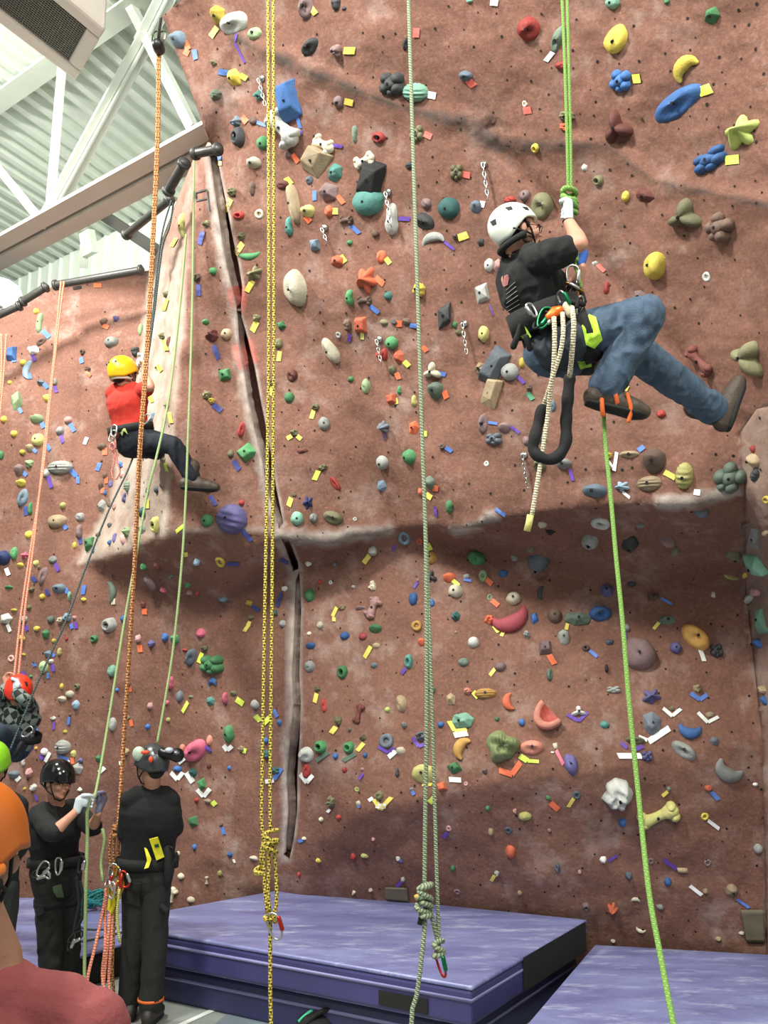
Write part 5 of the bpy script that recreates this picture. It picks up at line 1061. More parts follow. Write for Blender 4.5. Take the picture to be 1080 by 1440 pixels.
# orange rope down to the belayers
orr = empty('climbing_rope', at(165, 1165, 6.5), 'orange flecked rope running down from the top corner pulley to the belayers', 'rope')
OT = 7.05
tube_uv('strand', px((222, 62, 7.4), (220, 200, 7.35), (214, 330, 7.3), (208, 450, 7.25), (202, 540, 7.2), (195, 640, 7.1), (188, 800, 7.0), (179, 950, 6.9), (172, 1060, 6.8), (166, 1165, 6.6)),   .0108, RM['orange'], orr)
tube_uv('strand', px((225, 62, 7.4), (223, 200, 7.35), (217, 330, 7.3), (211, 450, 7.25), (205, 540, 7.2), (198, 640, 7.12), (190, 800, 7.02), (181, 950, 6.92), (174, 1060, 6.82), (168, 1165, 6.62)), .0098, RM['orange'], orr)
for k, (x0, x1, x2, y2) in enumerate(((162, 156, 154, 1225), (165, 161, 160, 1235), (168, 168, 166, 1232), (169, 172, 172, 1228))):
    tube_uv('loop', px((x0, 1162, 6.6), (x1, 1175, 6.6), (x2, 1200, 6.6), (x2 + 2, y2, 6.6)), .0098, RM['orange'], orr)
knot('knot', at(166, 1165, 6.58), .05, .014, RM['orange'], orr, 3, 9)
tube_uv('tail', px((163, 1240, 6.55), (160, 1300, 6.55), (158, 1360, 6.5), (157, 1420, 6.5)) + [Vector((-1.86, 6.3, .26))],   .0108, RM['orange'], orr)
sal = empty('rope_bundle', at(155, 1300, 6.4), 'bundle of salmon pink rope strands hanging beside the man seen from behind', 'rope')
for k, pp in enumerate((((149, 1250, 6.5), (146, 1275, 6.5), (134, 1330, 6.4), (122, 1385, 6.3)), ((150, 1255, 6.5), (148, 1290, 6.5), (148, 1330, 6.4), (144, 1372, 6.4), (150, 1420, 6.3)),
                        ((157, 1255, 6.5), (152, 1320, 6.4), (146, 1380, 6.4), (143, 1410, 6.3)), ((160, 1262, 6.5), (156, 1330, 6.4), (153, 1380, 6.4), (156, 1420, 6.3)))):
    tube_uv('strand', px(*pp) + [at(pp[-1][0], 1460, 6.2)], .011, RM['salmon'], sal)
rk = empty('carabiner_rack', at(160, 1235, 6.5), 'cluster of carabiners and a yellow sling where the orange rope ends', 'climbing gear')
for k, (x, y, ro, b_, g_) in enumerate(((158, 1226, 10, steel, gold_al), (166, 1230, -15, gold_al, steel), (153, 1236, 25, steel, red_al), (171, 1240, 5, orange_al, red_al), (161, 1245, -30, steel, steel), (167, 1250, 12, gold_al, orange_al), (175, 1236, 160, red_al, steel), (157, 1252, 0, steel, gold_al))):
    carabiner('carabiner', at(x, y, 6.46 - .01 * k), .105, view_frame(ro, 30 * k), b_, g_, rk, r=.007)
tube_uv('yellow_sling', px((158, 1245, 6.45), (156, 1262, 6.45), (153, 1278, 6.45), (157, 1284, 6.45), (160, 1272, 6.45), (160, 1250, 6.45)), .014, mat('yellow_sling', (.85, .78, .14), .7), rk)
tag(tube_uv('cord', px((168, 1250, 6.4), (165, 1275, 6.4), (165, 1300, 6.4), (169, 1325, 6.4)), .010, rope_mat('pale_yellow_cord', (.72, .74, .40), (.6, .6, .3), 40, .3)), 'short pale yellow cord dangling from the carabiner cluster', 'cord')
# pale green ropes of the pillar
tag(tube_uv('climbing_rope', [atY(x, y, Y_) for x, y, Y_ in ((273, 218, 7.35), (272, 320, 7.35), (270, 450, 7.3), (265, 600, 7.3), (258, 760, 7.3), (245, 900, 7.3), (232, 985, 7.25), (221, 1045, 7.2))], .0095, RM['pale']), 'pale green rope hanging in front of the dark pillar face', 'rope')
tag(tube_uv('climbing_rope', [atY(x, y, Y_) for x, y, Y_ in ((262, 330, 7.5), (254, 420, 7.5), (243, 520, 7.45), (232, 590, 7.3), (217, 655, 7.2), (206, 700, 7.2), (190, 790, 7.1), (174, 880, 7.0), (158, 980, 6.9), (143, 1070, 6.75), (133, 1122, 6.6))], .0095, RM['pale']), 'pale green rope slanting from the pillar edge to the gloved belayer', 'rope')
tag(tube_uv('climbing_rope', px((128, 1124, 6.53), (123, 1142, 6.53), (123, 1180, 6.55), (121, 1240, 6.5), (120, 1300, 6.5), (119, 1350, 6.5), (118, 1400, 6.4)) + [at(110, 1460, 6.3)], .0125, RM['pale']), 'green rope hanging below the hands of the gloved belayer', 'rope')
tag(tube_uv('rope_tail', px((144, 1165, 6.6), (147, 1178, 6.6), (145, 1195, 6.6), (142, 1215, 6.6), (145, 1240, 6.55)), .011, RM['pale']), 'short green rope end curling beside the orange rope loops', 'rope')
# dark cord across the left wall, orange pair, pink loop
tag(tube_uv('climbing_rope', px((241, 282, 8.2), (226, 340, 8.2), (212, 470, 8.2), (200, 570, 8.1), (188, 640, 8.0), (152, 720, 7.8), (120, 800, 7.6), (92, 875, 7.4), (55, 955, 7.2), (14, 1055, 7.0)), .0075, RM['dark']), 'dark teal cord slanting down from the pillar to the lime helmet', 'rope')
tag(tube_uv('climbing_rope', px((244, 285, 8.1), (238, 320, 8.1), (228, 350, 8.1), (217, 440, 8.1), (208, 505, 8.1)), .008, RM['dark']), 'short dark doubled cord above the red shirted climber', 'rope')
sr2 = empty('climbing_rope', at(50, 750, 8.6), 'salmon rope pair running down the left wall to the plaid shirted climber', 'rope')
tube_uv('strand', px((86, 396, 9.5), (76, 500, 9.4), (68, 570, 9.3), (60, 650, 9.1), (48, 760, 8.8), (36, 850, 8.5), (26, 950, 8.2)), .010, RM['salmon'], sr2)
tube_uv('strand', px((90, 396, 9.5), (80, 480, 9.4), (71, 560, 9.3), (62, 650, 9.1), (45, 760, 8.8), (30, 860, 8.5), (20, 950, 8.2)), .010, RM['salmon'], sr2)
sr3 = empty('climbing_rope', at(5, 500, 9.5), 'pair of orange rope strands at the outermost edge of the left wall', 'rope')
tube_uv('strand', px((2, 470, 9.5), (1, 540, 9.4), (-12, 640, 9.2)), .012, RM['salmon'], sr3); tube_uv('strand', px((9, 470, 9.5), (4, 540, 9.4), (-6, 640, 9.2)), .010, RM['salmon'], sr3)
pl = empty('cord_loop', at(160, 640, 7.9), 'long pink cord loop hanging from the harness of the red shirted climber', 'cord')
tube_uv('cord', px((160, 612, 7.9), (158, 628, 7.9), (161, 648, 7.9), (157, 662, 7.9), (158, 672, 7.9), (164, 674, 7.9), (169, 664, 7.9), (166, 652, 7.9), (162, 640, 7.9), (163, 625, 7.9), (161, 612, 7.9)), .007, RM['pink'], pl)
tube_uv('cord', px((158, 622, 7.88), (154, 628, 7.88), (158, 634, 7.88), (163, 628, 7.88), (158, 622, 7.88)), .008, RM['pink'], pl)
# lime rope of the main climber
lr = empty('climbing_rope', at(802, 275, 5.1), 'lime green doubled rope from above, knotted over the white helmeted climber', 'rope')
tube_uv('strand', px((784, -150, 5.15), (793, 60, 5.1), (797, 180, 5.1), (799, 268, 5.1)), .0088, RM['lime'], lr)
tube_uv('strand', px((794, -150, 5.15), (799, 60, 5.1), (802, 180, 5.1), (803, 268, 5.1)), .0088, RM['lime'], lr)
knot('knot', at(801, 279, 5.08), .075, .015, RM['lime'], lr, 3, 11); knot('knot', at(805, 290, 5.1), .04, .014, RM['lime'], lr, 2, 12)
tube_uv('strand', px((803, 290, 5.12), (806, 330, 5.12), (806, 350, 5.12)), .011, RM['lime'], lr)
knot('knot', at(806, 360, 5.12), .04, .013, RM['lime'], lr, 2, 13)
tube_uv('strand', px((805, 360, 5.12), (811, 380, 5.12), (816, 400, 5.12), (818, 420, 5.1)), .011, RM['lime'], lr)
gr_ = tube_uv('climbing_rope', px((838, 495, 5.12), (843, 530, 5.05), (848, 570, 4.92), (851, 620, 4.85), (858, 690, 4.75), (866, 780, 4.6), (875, 870, 4.45), (884, 980, 4.25), (898, 1120, 4.0), (912, 1250, 3.7), (928, 1340, 3.5), (948, 1445, 3.25)) + [at(972, 1560, 3.0), Vector((1.5, 2.9, .02))], .0112, RM['lime'])
tag(gr_, 'taut lime green rope running from the tied boot down past the mats', 'rope')
# cream lanyard with black sleeve
ly = empty('lanyard', at(790, 440, 4.9), 'cream cord lanyard with a black padded sleeve hanging from the harness', 'lanyard')
tube_uv('cord', px((779, 446, 4.74), (780, 480, 4.72), (777, 530, 4.76), (768, 560, 4.86), (763, 577, 4.87)), .0125, RM['cream'], ly)
tube_uv('cord', px((791, 440, 4.74), (792, 470, 4.70), (787, 500, 4.72), (776, 535, 4.76), (771, 580, 4.82), (765, 620, 4.82), (758, 665, 4.82), (748, 725, 4.82)), .012, RM['cream'], ly)
tube_uv('cord', px((804, 432, 4.74), (807, 455, 4.70), (804, 500, 4.74), (801, 530, 4.82)), .0135, RM['cream'], ly)
tube_uv('cord_end', px((746, 724, 4.82), (744, 735, 4.82), (741, 747, 4.82)), .018, mat('whipped_cord_end', (.78, .76, .45), .8, .3, 60), ly)
P_ = px((762, 576, 4.86), (757, 596, 4.86), (752, 616, 4.84), (750, 632, 4.84), (760, 643, 4.82), (775, 646, 4.82), (788, 638, 4.82), (796, 620, 4.83), (796, 595, 4.84), (798, 565, 4.84), (801, 533, 4.84))
Pr = resample(P_, .018); slv = MB().loft(Pr, [.030 * (1 + .08 * math.sin(i * 1.1)) for i in range(len(Pr))], n=12); slv.build('padded_sleeve', black_web, ly, True)
# chains with links hanging on the wall
def chain(x0, y0, x1, y1, label, clip=True, off=.06, group=None):
    h = hit(x0, y0); p = h[0] + h[1] * off; t_ = (p - CAM).dot(FWD); q = at(x1, y1, t_ - .02)
    e = empty('wall_chain', h[0], label, 'chain', group)
    d = (q - p); L_ = d.length; n_ = max(3, int(L_ / .032)); z = d.normalized(); x = z.cross(FWD).normalized(); y = z.cross(x)
    MB().loft([h[0], h[0] + h[1] * .02], .025, n=10, cap=False).loft([h[0], p], .008, n=8).build('bolt_hanger', steel, e, True)
    for k in range(n_):
        c = p + d * ((k + .5) / n_); a_, b_ = (x, y) if k % 2 == 0 else (y, x); l_ = L_ / n_ * .72; pts_ = [c + z * (l_ * math.sin(s)) + a_ * (.011 * math.cos(s)) for s in [2 * math.pi * i / 10 for i in range(10)]]
        MB().loft(pts_, .0042, n=6, closed=True).build('link', steel, e, True)
    return e
chain(681, 231, 686, 280, 'steel chain on the wall above the white helmet')
chain(654, 455, 656, 497, 'steel chain beside the charcoal rock left of the harness')
chain(535, 477, 536, 512, 'steel chain over the small red hold beside the green dome')
chain(458, 320, 460, 341, 'thin little chain hanging under an orange hold')
chain(738, 640, 742, 685, 'steel chain near the end of the black sleeved lanyard')
chain(547, 270, 550, 318, 'steel chain lying over the pale grey teardrop hold')
chain(370, 110, 373, 148, 'short chain beside the tall blue wedge')
# pulley at the top corner
pc = at(223, 66, 7.35); pu = empty('anchor_pulley', pc, 'chain, pulley and green carabiner at the top corner of the wall', 'pulley')
MB().loft(px((226, 25, 7.2), (224, 40, 7.25), (223, 52, 7.3)), .014, n=8).build('chain', mat('dull_chain', (.36, .36, .33), .5, metal=.7), pu, True)
MB().loft([pc + Vector((0, -.03, 0)), pc + Vector((0, .03, 0))], .045, n=16).build('pulley_wheel', mat('black_pulley', (.08, .09, .08), .4), pu, True)
for s in (-.02, .028): carabiner('carabiner', pc + Vector((s, -.03, .06)), .11, view_frame(8, 20), mat('dark_green_anodised', (.16, .24, .14), .35, metal=.6), steel, pu)
# coil of teal rope on the low mat, backpack at the bottom edge
tc_ = []
for i in range(150):
    q = i * .55; rr = .13 + .06 * math.sin(i * .37); c = Vector((-2.72, 8.75, lmz + .02 + .10 * (i / 150)))
    tc_.append(c + Vector((rr * 1.15 * math.cos(q), rr * .8 * math.sin(q), .035 * math.sin(i * 1.3) + .02)))
c0_ = atZ(118, 1280, lmz)
sh = c0_ - Vector((-2.72, 8.75, lmz)); tc_ = [p + sh + Vector((0, 0, .01)) for p in tc_]
tag(tube_uv('rope_coil', tc_, .011, RM['teal'], step=.03), 'loose coil of teal rope lying on the low mat behind the belayers', 'rope')
tag(tube_uv('rope_tail', [atZ(x, y, lmz + .012) for x, y in ((112, 1302), (120, 1306), (140, 1307), (165, 1305))], .008, RM['dark']), 'dark teal rope strand trailing over the low mat, farther back', 'rope')
tag(tube_uv('rope_tail', [atZ(x, y, lmz + .012) for x, y in ((106, 1325), (125, 1322), (150, 1316), (175, 1310))], .008, RM['dark']), 'dark teal rope strand trailing over the low mat, nearer the front', 'rope')
bg = empty('backpack', atZ(455, 1445, 0), 'black backpack with mint green trim on the floor beside the mat stack', 'backpack')
c_ = atZ(452, 1452, .0)
bm_ = MB().ell(c_ + Vector((0, 0, .06)), (.17, .13, .085), n=20, m=12).ell(c_ + Vector((.10, -.02, .07)), (.09, .10, .08)).build('pack_body', black_web, bg, True)
tube_uv('trim', [c_ + Vector((-.15, -.05, .08)), c_ + Vector((-.06, -.02, .145)), c_ + Vector((.05, 0, .15)), c_ + Vector((.14, -.02, .15))], .012, mat('mint_trim', (.25, .72, .55), .6), bg)
tube_uv('strap', [c_ + Vector((-.12, -.08, .05)), c_ + Vector((-.03, -.1, .14)), c_ + Vector((.07, -.09, .17)), c_ + Vector((.16, -.05, .09))], .016, black_web, bg)
gb = tag(MB().ell(atZ(192, 1374, 0) + Vector((0, 0, .12)), (.07, .05, .13), n=14, m=10).build('chalk_bag', mat('olive_white_pouch', (.62, .66, .42), .7, .4, 30, var=.3, vscale=20), smooth=True), 'pale olive pouch on the floor seen between the legs of the man from behind', 'pouch')
MB().loft([atZ(192, 1374, 0) + Vector((.06 * math.cos(a_), .045 * math.sin(a_), .24)) for a_ in [i * math.pi / 6 for i in range(12)]], .012, n=8, closed=True).build('rim', black_web, gb, True)
tag(tube_uv('cord', [atZ(x, y, .02) for x, y in ((244, 1385), (246, 1394), (252, 1398), (258, 1396))], .008, black_web), 'black cord curling on the floor at the mat stack corner', 'cord')
# ------------------------------------------------------------------ people
SKIN = mat('skin', (.74, .53, .43), .55, .15, 60, var=.07, vscale=14); SKIN2 = mat('skin_tanned', (.60, .43, .34), .55, .15, 60, var=.07, vscale=14)
TMPS = bpy.data.scenes.new('workbench')
def remesh(mb, name, m, parent, voxel=.008, smooth=5, fold=0, fscale=9, strength=1, seed=0):
    """one continuous surface around all the shapes of MB"""
    me = bpy.data.meshes.new('tmp'); me.from_pydata([tuple(v) for v in mb.v], [], mb.f); me.update()
    bm = bmesh.new(); bm.from_mesh(me); bmesh.ops.recalc_face_normals(bm, faces=bm.faces); bm.to_mesh(me); bm.free()
    o = bpy.data.objects.new('tmp', me); TMPS.collection.objects.link(o)
    r_ = o.modifiers.new('r', 'REMESH'); r_.mode = 'VOXEL'; r_.voxel_size = voxel; r_.adaptivity = 0
    if smooth: s_ = o.modifiers.new('s', 'SMOOTH'); s_.factor = .5; s_.iterations = smooth
    TMPS.view_layers[0].update(); dg = TMPS.view_layers[0].depsgraph; ev = o.evaluated_get(dg); nm = bpy.data.meshes.new_from_object(ev)
    bpy.data.objects.remove(o)
    if fold:
        nm.update(); so = Vector((seed * 3.1, seed, 0))
        nrm = [v.normal.copy() for v in nm.vertices]
        for v, vn_ in zip(nm.vertices, nrm):
            p = v.co * fscale; q = Vector((p.x, p.y, p.z * .55)) + so
            d = noise.noise(q) + .5 * noise.noise(q * 2.3); d = (1 - abs(d) * 2.2) * .6 + .4 * d
            v.co += vn_ * (fold * d)
    nm.name = name; nm.materials.clear(); nm.materials.append(m)
    nm.polygons.foreach_set('use_smooth', [True] * len(nm.polygons))
    ob = bpy.data.objects.new(name, nm); C.objects.link(ob)
    if parent: ob.parent = parent; ob.matrix_parent_inverse = parent.matrix_basis.inverted()
    return ob
def basis(f, u):
    """columns: right, forward, up"""
    f = Vector(f).normalized(); u = Vector(u); u = (u - f * u.dot(f)).normalized(); r_ = f.cross(u); return Matrix((r_, f, u)).transposed()
def seg(a, b, *ks): return [Vector(a).lerp(Vector(b), k) for k in ks]
def limb(mb, a, b, c, r0, r1, r2, g=0):
    """thigh-knee-ankle or shoulder-elbow-wrist, tapering with a little muscle"""
    a, b, c = Vector(a), Vector(b), Vector(c)
    mb.loft(seg(a, b, 0, .3, .7, 1) , [r0 + g, r0 * .98 + g, (r0 * .35 + r1 * .65) + g, r1 + g], n=14)
    mb.loft(seg(b, c, 0, .25, .6, 1), [r1 + g, r1 * 1.05 + g, (r1 + r2) / 2 * .98 + g, r2 + g], n=14)
def head_shapes(mb, c, M, k=1.0):
    e = lambda p, r_: mb.ell(Vector(c) + M @ (Vector(p) * k), [q * k for q in r_], M, n=16, m=10)
    e((0, -.012, .030), (.074, .094, .086)); e((0, .030, -.022), (.062, .062, .070)); e((0, .042, -.068), (.046, .046, .040)); e((0, .072, -.088), (.024, .022, .020))
    e((0, .088, .022), (.050, .016, .013)); e((0, .104, -.014), (.0125, .020, .012)); e((0, .096, .004), (.009, .014, .026)); e((0, .091, -.045), (.025, .012, .0065)); e((0, .089, -.057), (.022, .012, .008))
    for s in (-1, 1): e((s * .040, .068, -.020), (.024, .026, .026)); e((s * .077, -.004, -.012), (.011, .019, .031))
def face_bits(c, M, parent, k=1.0, beard=False, glasses=False):
    w_ = mat('eye_white', (.85, .84, .80), .3); d_ = mat('eye_dark', (.06, .045, .035), .3); br = mat('brown_hair', (.12, .085, .06), .9, .5, 90)
    for s in (-1, 1):
        mb = MB(); mb.ell(Vector(c) + M @ (Vector((s * .032, .086, .002)) * k), (.012 * k, .008 * k, .007 * k), M, n=10, m=6)
        e_ = mb.build('eye', w_, parent, True); MB().ell(Vector(c) + M @ (Vector((s * .032, .0925, .002)) * k), (.0055 * k, .004 * k, .006 * k), M, n=8, m=6).build('pupil', d_, e_, True)
        MB().loft([Vector(c) + M @ (Vector((s * x, y, z)) * k) for x, y, z in ((.016, .103, .021), (.034, .099, .026), (.052, .083, .020))], .0045 * k, n=6).build('eyebrow', br, parent, True)
    MB().ell(Vector(c) + M @ (Vector((0, .100, -.051)) * k), (.021 * k, .006 * k, .002 * k), M, n=10, m=6).build('mouth', mat('lip', (.46, .24, .20), .6), parent, True)
    if beard:
        mb = MB(); e = lambda p, r_: mb.ell(Vector(c) + M @ (Vector(p) * k), [q * k for q in r_], M, n=12, m=8)
        e((0, .046, -.080), (.045, .043, .031)); e((.046, .02, -.060), (.016, .034, .026)); e((-.046, .02, -.060), (.016, .034, .026)); e((0, .094, -.037), (.022, .008, .004))
        remesh(mb, 'stubble', mat('stubble', (.34, .24, .18), .8, .4, 120), parent, .006, 2)
    if glasses:
        mb = MB()
        for s in (-1, 1):
            mb.loft([Vector(c) + M @ (Vector((s * .034 + .023 * math.cos(q), .104, .002 + .016 * math.sin(q))) * k) for q in [i * math.pi / 8 for i in range(16)]], .0018, n=6, closed=True)
            mb.loft([Vector(c) + M @ (Vector(p) * k) for p in ((s * .058, .103, .006), (s * .078, .05, .004), (s * .08, .0, .0))], .002, n=6)
        mb.loft([Vector(c) + M @ (Vector(p) * k) for p in ((-.011, .105, .004), (.011, .105, .004))], .002, n=6)
        mb.build('glasses', mat('dark_frames', (.05, .05, .05), .4), parent, True)
def helmet(c, M, m, name, parent, k=1.0, vents=None, brim=.0, hair=True, strap=True, liner=None, depth=-.02, scale=(1, 1, 1), dip=28):
    """shell cut along a line that dips over the ears and the nape"""
    n, mm = 36, 14; cc = Vector(c); vs = []; fs = []
    a_, b_, c_ = .104 * k * scale[0], .130 * k * scale[1], .118 * k * scale[2]
    def pt(th, ph, s=1.0):
        return cc + M @ Vector((a_ * s * math.sin(ph) * math.cos(th), -.008 * k + b_ * s * math.sin(ph) * math.sin(th), .030 * k + c_ * s * math.cos(ph)))
    def low(th):
        fw = math.sin(th); return R(90) + (R(6) if fw > .3 else R(6) + R(dip) * max(0, min(1, (.3 - fw) / .9)))
    ring = []
    for s in (1.0, .90):
        for i in range(mm + 1):
            for j in range(n):
                th = 2 * math.pi * j / n; L_ = low(th); ph = L_ * i / mm
                br_ = 1 + (.05 + brim * max(0, math.sin(th)) ** 3) * max(0, (i / mm - .86) / .14) if s == 1.0 else 1
                vs.append(pt(th, ph, s * br_))
    N1 = (mm + 1) * n
    for i in range(mm):
        for j in range(n):
            q = (i * n + j, (i + 1) * n + j, (i + 1) * n + (j + 1) % n, i * n + (j + 1) % n); fs.append(q); fs.append(tuple(N1 + x for x in reversed(q)))
    for j in range(n): fs.append((mm * n + j, N1 + mm * n + j, N1 + mm * n + (j + 1) % n, mm * n + (j + 1) % n))
    h_ = link(name, vs, fs, m, parent, True)
    if vents:
        for (th, ph, w_, l_) in vents:
            th, ph = R(th), R(ph); p = pt(th, ph, 1.004); e1 = (pt(th + .05, ph, 1.004) - p).normalized(); e2 = (pt(th, ph + .05, 1.004) - p).normalized()
            tri = [p - e1 * w_ * k - e2 * l_ * k, p + e1 * w_ * k - e2 * l_ * .6 * k, p + e1 * w_ * .9 * k + e2 * l_ * k, p - e1 * w_ * .5 * k + e2 * l_ * .8 * k]
            nn_ = e1.cross(e2).normalized(); nn_ = nn_ if nn_.dot(p - cc) > 0 else -nn_
            vb = MB(); vb.add([q - nn_ * .004 for q in tri] + [q + nn_ * .002 for q in tri], [(4, 5, 6, 7), (0, 1, 5, 4), (1, 2, 6, 5), (2, 3, 7, 6), (3, 0, 4, 7)])
            vb.build('vent', mat('dark_vent', (.05, .05, .05), .7), h_)
    if strap:
        sb = MB()
        for s in (-1, 1):
            sb.loft([cc + M @ (Vector(p) * k) for p in ((s * .088, .03, .01), (s * .074, .045, -.045), (s * .04, .055, -.098), (0, .062, -.112))], .005 * k, n=6)
            sb.loft([cc + M @ (Vector(p) * k) for p in ((s * .09, -.05, -.02), (s * .082, .005, -.05), (s * .066, .045, -.070))], .005 * k, n=6)
        sb.build('chin_strap', black_web, h_, True)
    return h_
def hair_cap(c, M, parent, k=1.0, m=None):
    mb = MB(); e = lambda p, r_: mb.ell(Vector(c) + M @ (Vector(p) * k), [q * k for q in r_], M, n=14, m=9)
    e((0, -.030, .034), (.079, .088, .088)); e((0, -.055, -.030), (.062, .046, .055))
    for s in (-1, 1): e((s * .066, .012, .012), (.013, .026, .022))
    return remesh(mb, 'hair', m or mat('brown_hair', (.12, .085, .06), .9, .5, 90), parent, .008, 2, .003, 60)
def hand(mb, G, a, p, r=.02, k=1.0, wrist=None, side=1):
    """fingers closed round a line through G with axis a; p points from the line to the palm"""
    G, a, p = Vector(G), Vector(a).normalized(), Vector(p); p = (p - a * p.dot(a)).normalized(); s = a.cross(p) * side; r_ = r
    palm = G + p * (r_ + .014)
    mb.loft([palm + s * .035 * 0 + p * .05, palm + p * .02, palm], [.032 * k, .040 * k, .040 * k], a, .42, n=12)
    if wrist is not None: mb.loft([Vector(wrist), palm + p * .045], [.027 * k, .030 * k], a, .75, n=12)
    for i, (o_, l_) in enumerate(((-.034, .85), (-.0115, 1.0), (.0115, 1.05), (.034, .95))):
        b = G + a * o_
        mb.loft([b + p * (r_ + .012) + s * .012, b + p * (r_ * .3) + s * (r_ + .014) * l_, b - p * (r_ + .006) * l_ + s * (r_ * .6), b - p * (r_ + .005) - s * r_ * .7], [.0105 * k, .0098 * k, .009 * k, .008 * k], n=8)
    b = G + a * .044
    mb.loft([palm + a * .030 * k + p * .03 - s * .012, b + p * .012 - s * (r_ + .014), b - a * .006 - p * (r_ * .8) - s * (r_ * .9), b - a * .012 - p * (r_ + .006)], [.014 * k, .0125 * k, .011 * k, .0095 * k], n=8)
def boot(name, ank, toe, up, parent, m, sole, k=1.0, cuff=.09):
    """ankle point, direction heel->toe, direction sole->ankle"""
    t_ = Vector(toe).normalized(); u = Vector(up); u = (u - t_ * u.dot(t_)).normalized(); x = t_.cross(u); A = Vector(ank); mb = MB()
    f = lambda a_, b_, c_=0: A + t_ * (a_ * k) + u * (b_ * k) + x * (c_ * k)
    mb.loft([f(-.055, -.055), f(.0, -.05), f(.07, -.058), f(.14, -.066), f(.185, -.072)], [.042 * k, .047 * k, .049 * k, .052 * k, .045 * k], x, [1.1, 1.12, 1.08, .92, .84], n=14)
    mb.loft([f(-.02, -.05), f(-.012, .0), f(-.006, cuff)], [.052 * k, .050 * k, .058 * k], x, 1.12, n=14)
    mb.loft([f(.0, -.01), f(.06, -.035), f(.11, -.05)], [.042 * k, .042 * k, .042 * k], x, .95, n=12)
    e = empty(name, A); e.parent = parent; e.matrix_parent_inverse = parent.matrix_basis.inverted()
    remesh(mb, 'upper', m, e, .007, 3, .002, 30)
    sm = MB().loft([f(-.070, -.088), f(-.02, -.090), f(.07, -.092), f(.15, -.094), f(.19, -.092)], [.036 * k, .046 * k, .046 * k, .052 * k, .036 * k], x, .42, n=14); sm.build('sole', sole, e, True)
    lb = MB()
    for i in range(5): lb.loft([f(.035 + .022 * i, .012 - .016 * i, -.022), f(.042 + .022 * i, .012 - .014 * i), f(.035 + .022 * i, .012 - .016 * i, .022)], .0035 * k, n=6)
    lb.build('laces', mat('tan_laces', (.42, .34, .22), .8), e, True)
    return e
def torso(mb, pel, che, nk, shL, shR, hipL, hipR, wid, dep, g=0):
    pel, che, nk, shL, shR = map(Vector, (pel, che, nk, shL, shR)); lat = (Vector(shR) - Vector(shL)).normalized(); hl = (Vector(hipR) - Vector(hipL)).normalized()
    mid = pel.lerp(che, .5)
    mb.loft([pel, pel.lerp(che, .3), mid, che.lerp(mid, .35), che], [wid * .92 + g, wid * .86 + g, wid * .88 + g, wid * .98 + g, wid * 1.0 + g], (lat + hl).normalized(), [(dep * 1.02 + g) / (wid + g), (dep * .95 + g) / (wid + g), dep / wid, dep * 1.05 / wid, dep / wid], n=20)
    top_ = che.lerp(nk, .62)
    mb.loft([che, che.lerp(top_, .6), top_], [wid * 1.0 + g, wid * .86 + g, wid * .52 + g], lat, [dep / wid, dep * .9 / wid, dep * .85 / (wid * .8)], n=20)
    for s in (shL, shR): mb.loft([che.lerp(nk, .55), s.lerp(nk, .25), s], [.055 + g, .058 + g, .056 + g], None, 1, n=12)
def obvh(o): return BVHTree.FromPolygons([o.matrix_world @ v.co for v in o.data.vertices], [tuple(p.vertices) for p in o.data.polygons])
def decal(name, ob, strokes, w_, m, parent, lift=.003):
    """thin strokes lying on a garment"""
    bv_ = obvh(ob); mb = MB()
    for st in strokes:
        P = []
        for (x0, y0), (x1, y1) in zip(st, st[1:]):
            n = max(1, int(math.hypot(x1 - x0, y1 - y0) / 2))
            for i in range(n + 1):
                h = bv_.ray_cast(CAM, ray(x0 + (x1 - x0) * i / n, y0 + (y1 - y0) * i / n).normalized(), 30)
                if h[0] is not None: P.append(h[0] - ray(x0, y0).normalized() * lift)
        if len(P) > 1: mb.loft(P, w_, n=6)
    if mb.v: return mb.build(name, m, parent, True)
def patch_on(name, ob, poly, m, parent, lift=.006):
    """flat patch whose outline is laid on the garment"""
    bv_ = obvh(ob); pts_ = []; xs = [p[0] for p in poly]; ys = [p[1] for p in poly]; vs = []; idx_ = {}; fs = []
    st = max(.35, (max(xs) - min(xs)) / 70)
    nx_, ny_ = int((max(xs) - min(xs)) / st) + 1, int((max(ys) - min(ys)) / st) + 1
    for i in range(nx_ + 1):
        for j in range(ny_ + 1):
            x, y = min(xs) + i * st, min(ys) + j * st
            h = bv_.ray_cast(CAM, ray(x, y).normalized(), 30)
            if h[0] is not None: idx_[(i, j)] = len(vs); vs.append(h[0] - ray(x, y).normalized() * lift)
    for i in range(nx_):
        for j in range(ny_):
            if inpoly(min(xs) + (i + .5) * st, min(ys) + (j + .5) * st, poly) and all(k in idx_ for k in ((i, j), (i + 1, j), (i + 1, j + 1), (i, j + 1))):
                f = [idx_[k] for k in ((i, j), (i + 1, j), (i + 1, j + 1), (i, j + 1))]
                if max((vs[a_] - vs[b_]).length for a_ in f for b_ in f) < .08: fs.append(tuple(f))
    if not fs: return
    o = link(name, vs, fs, m, parent, True); s_ = o.modifiers.new('t', 'SOLIDIFY'); s_.thickness = .006; s_.offset = 0; return o
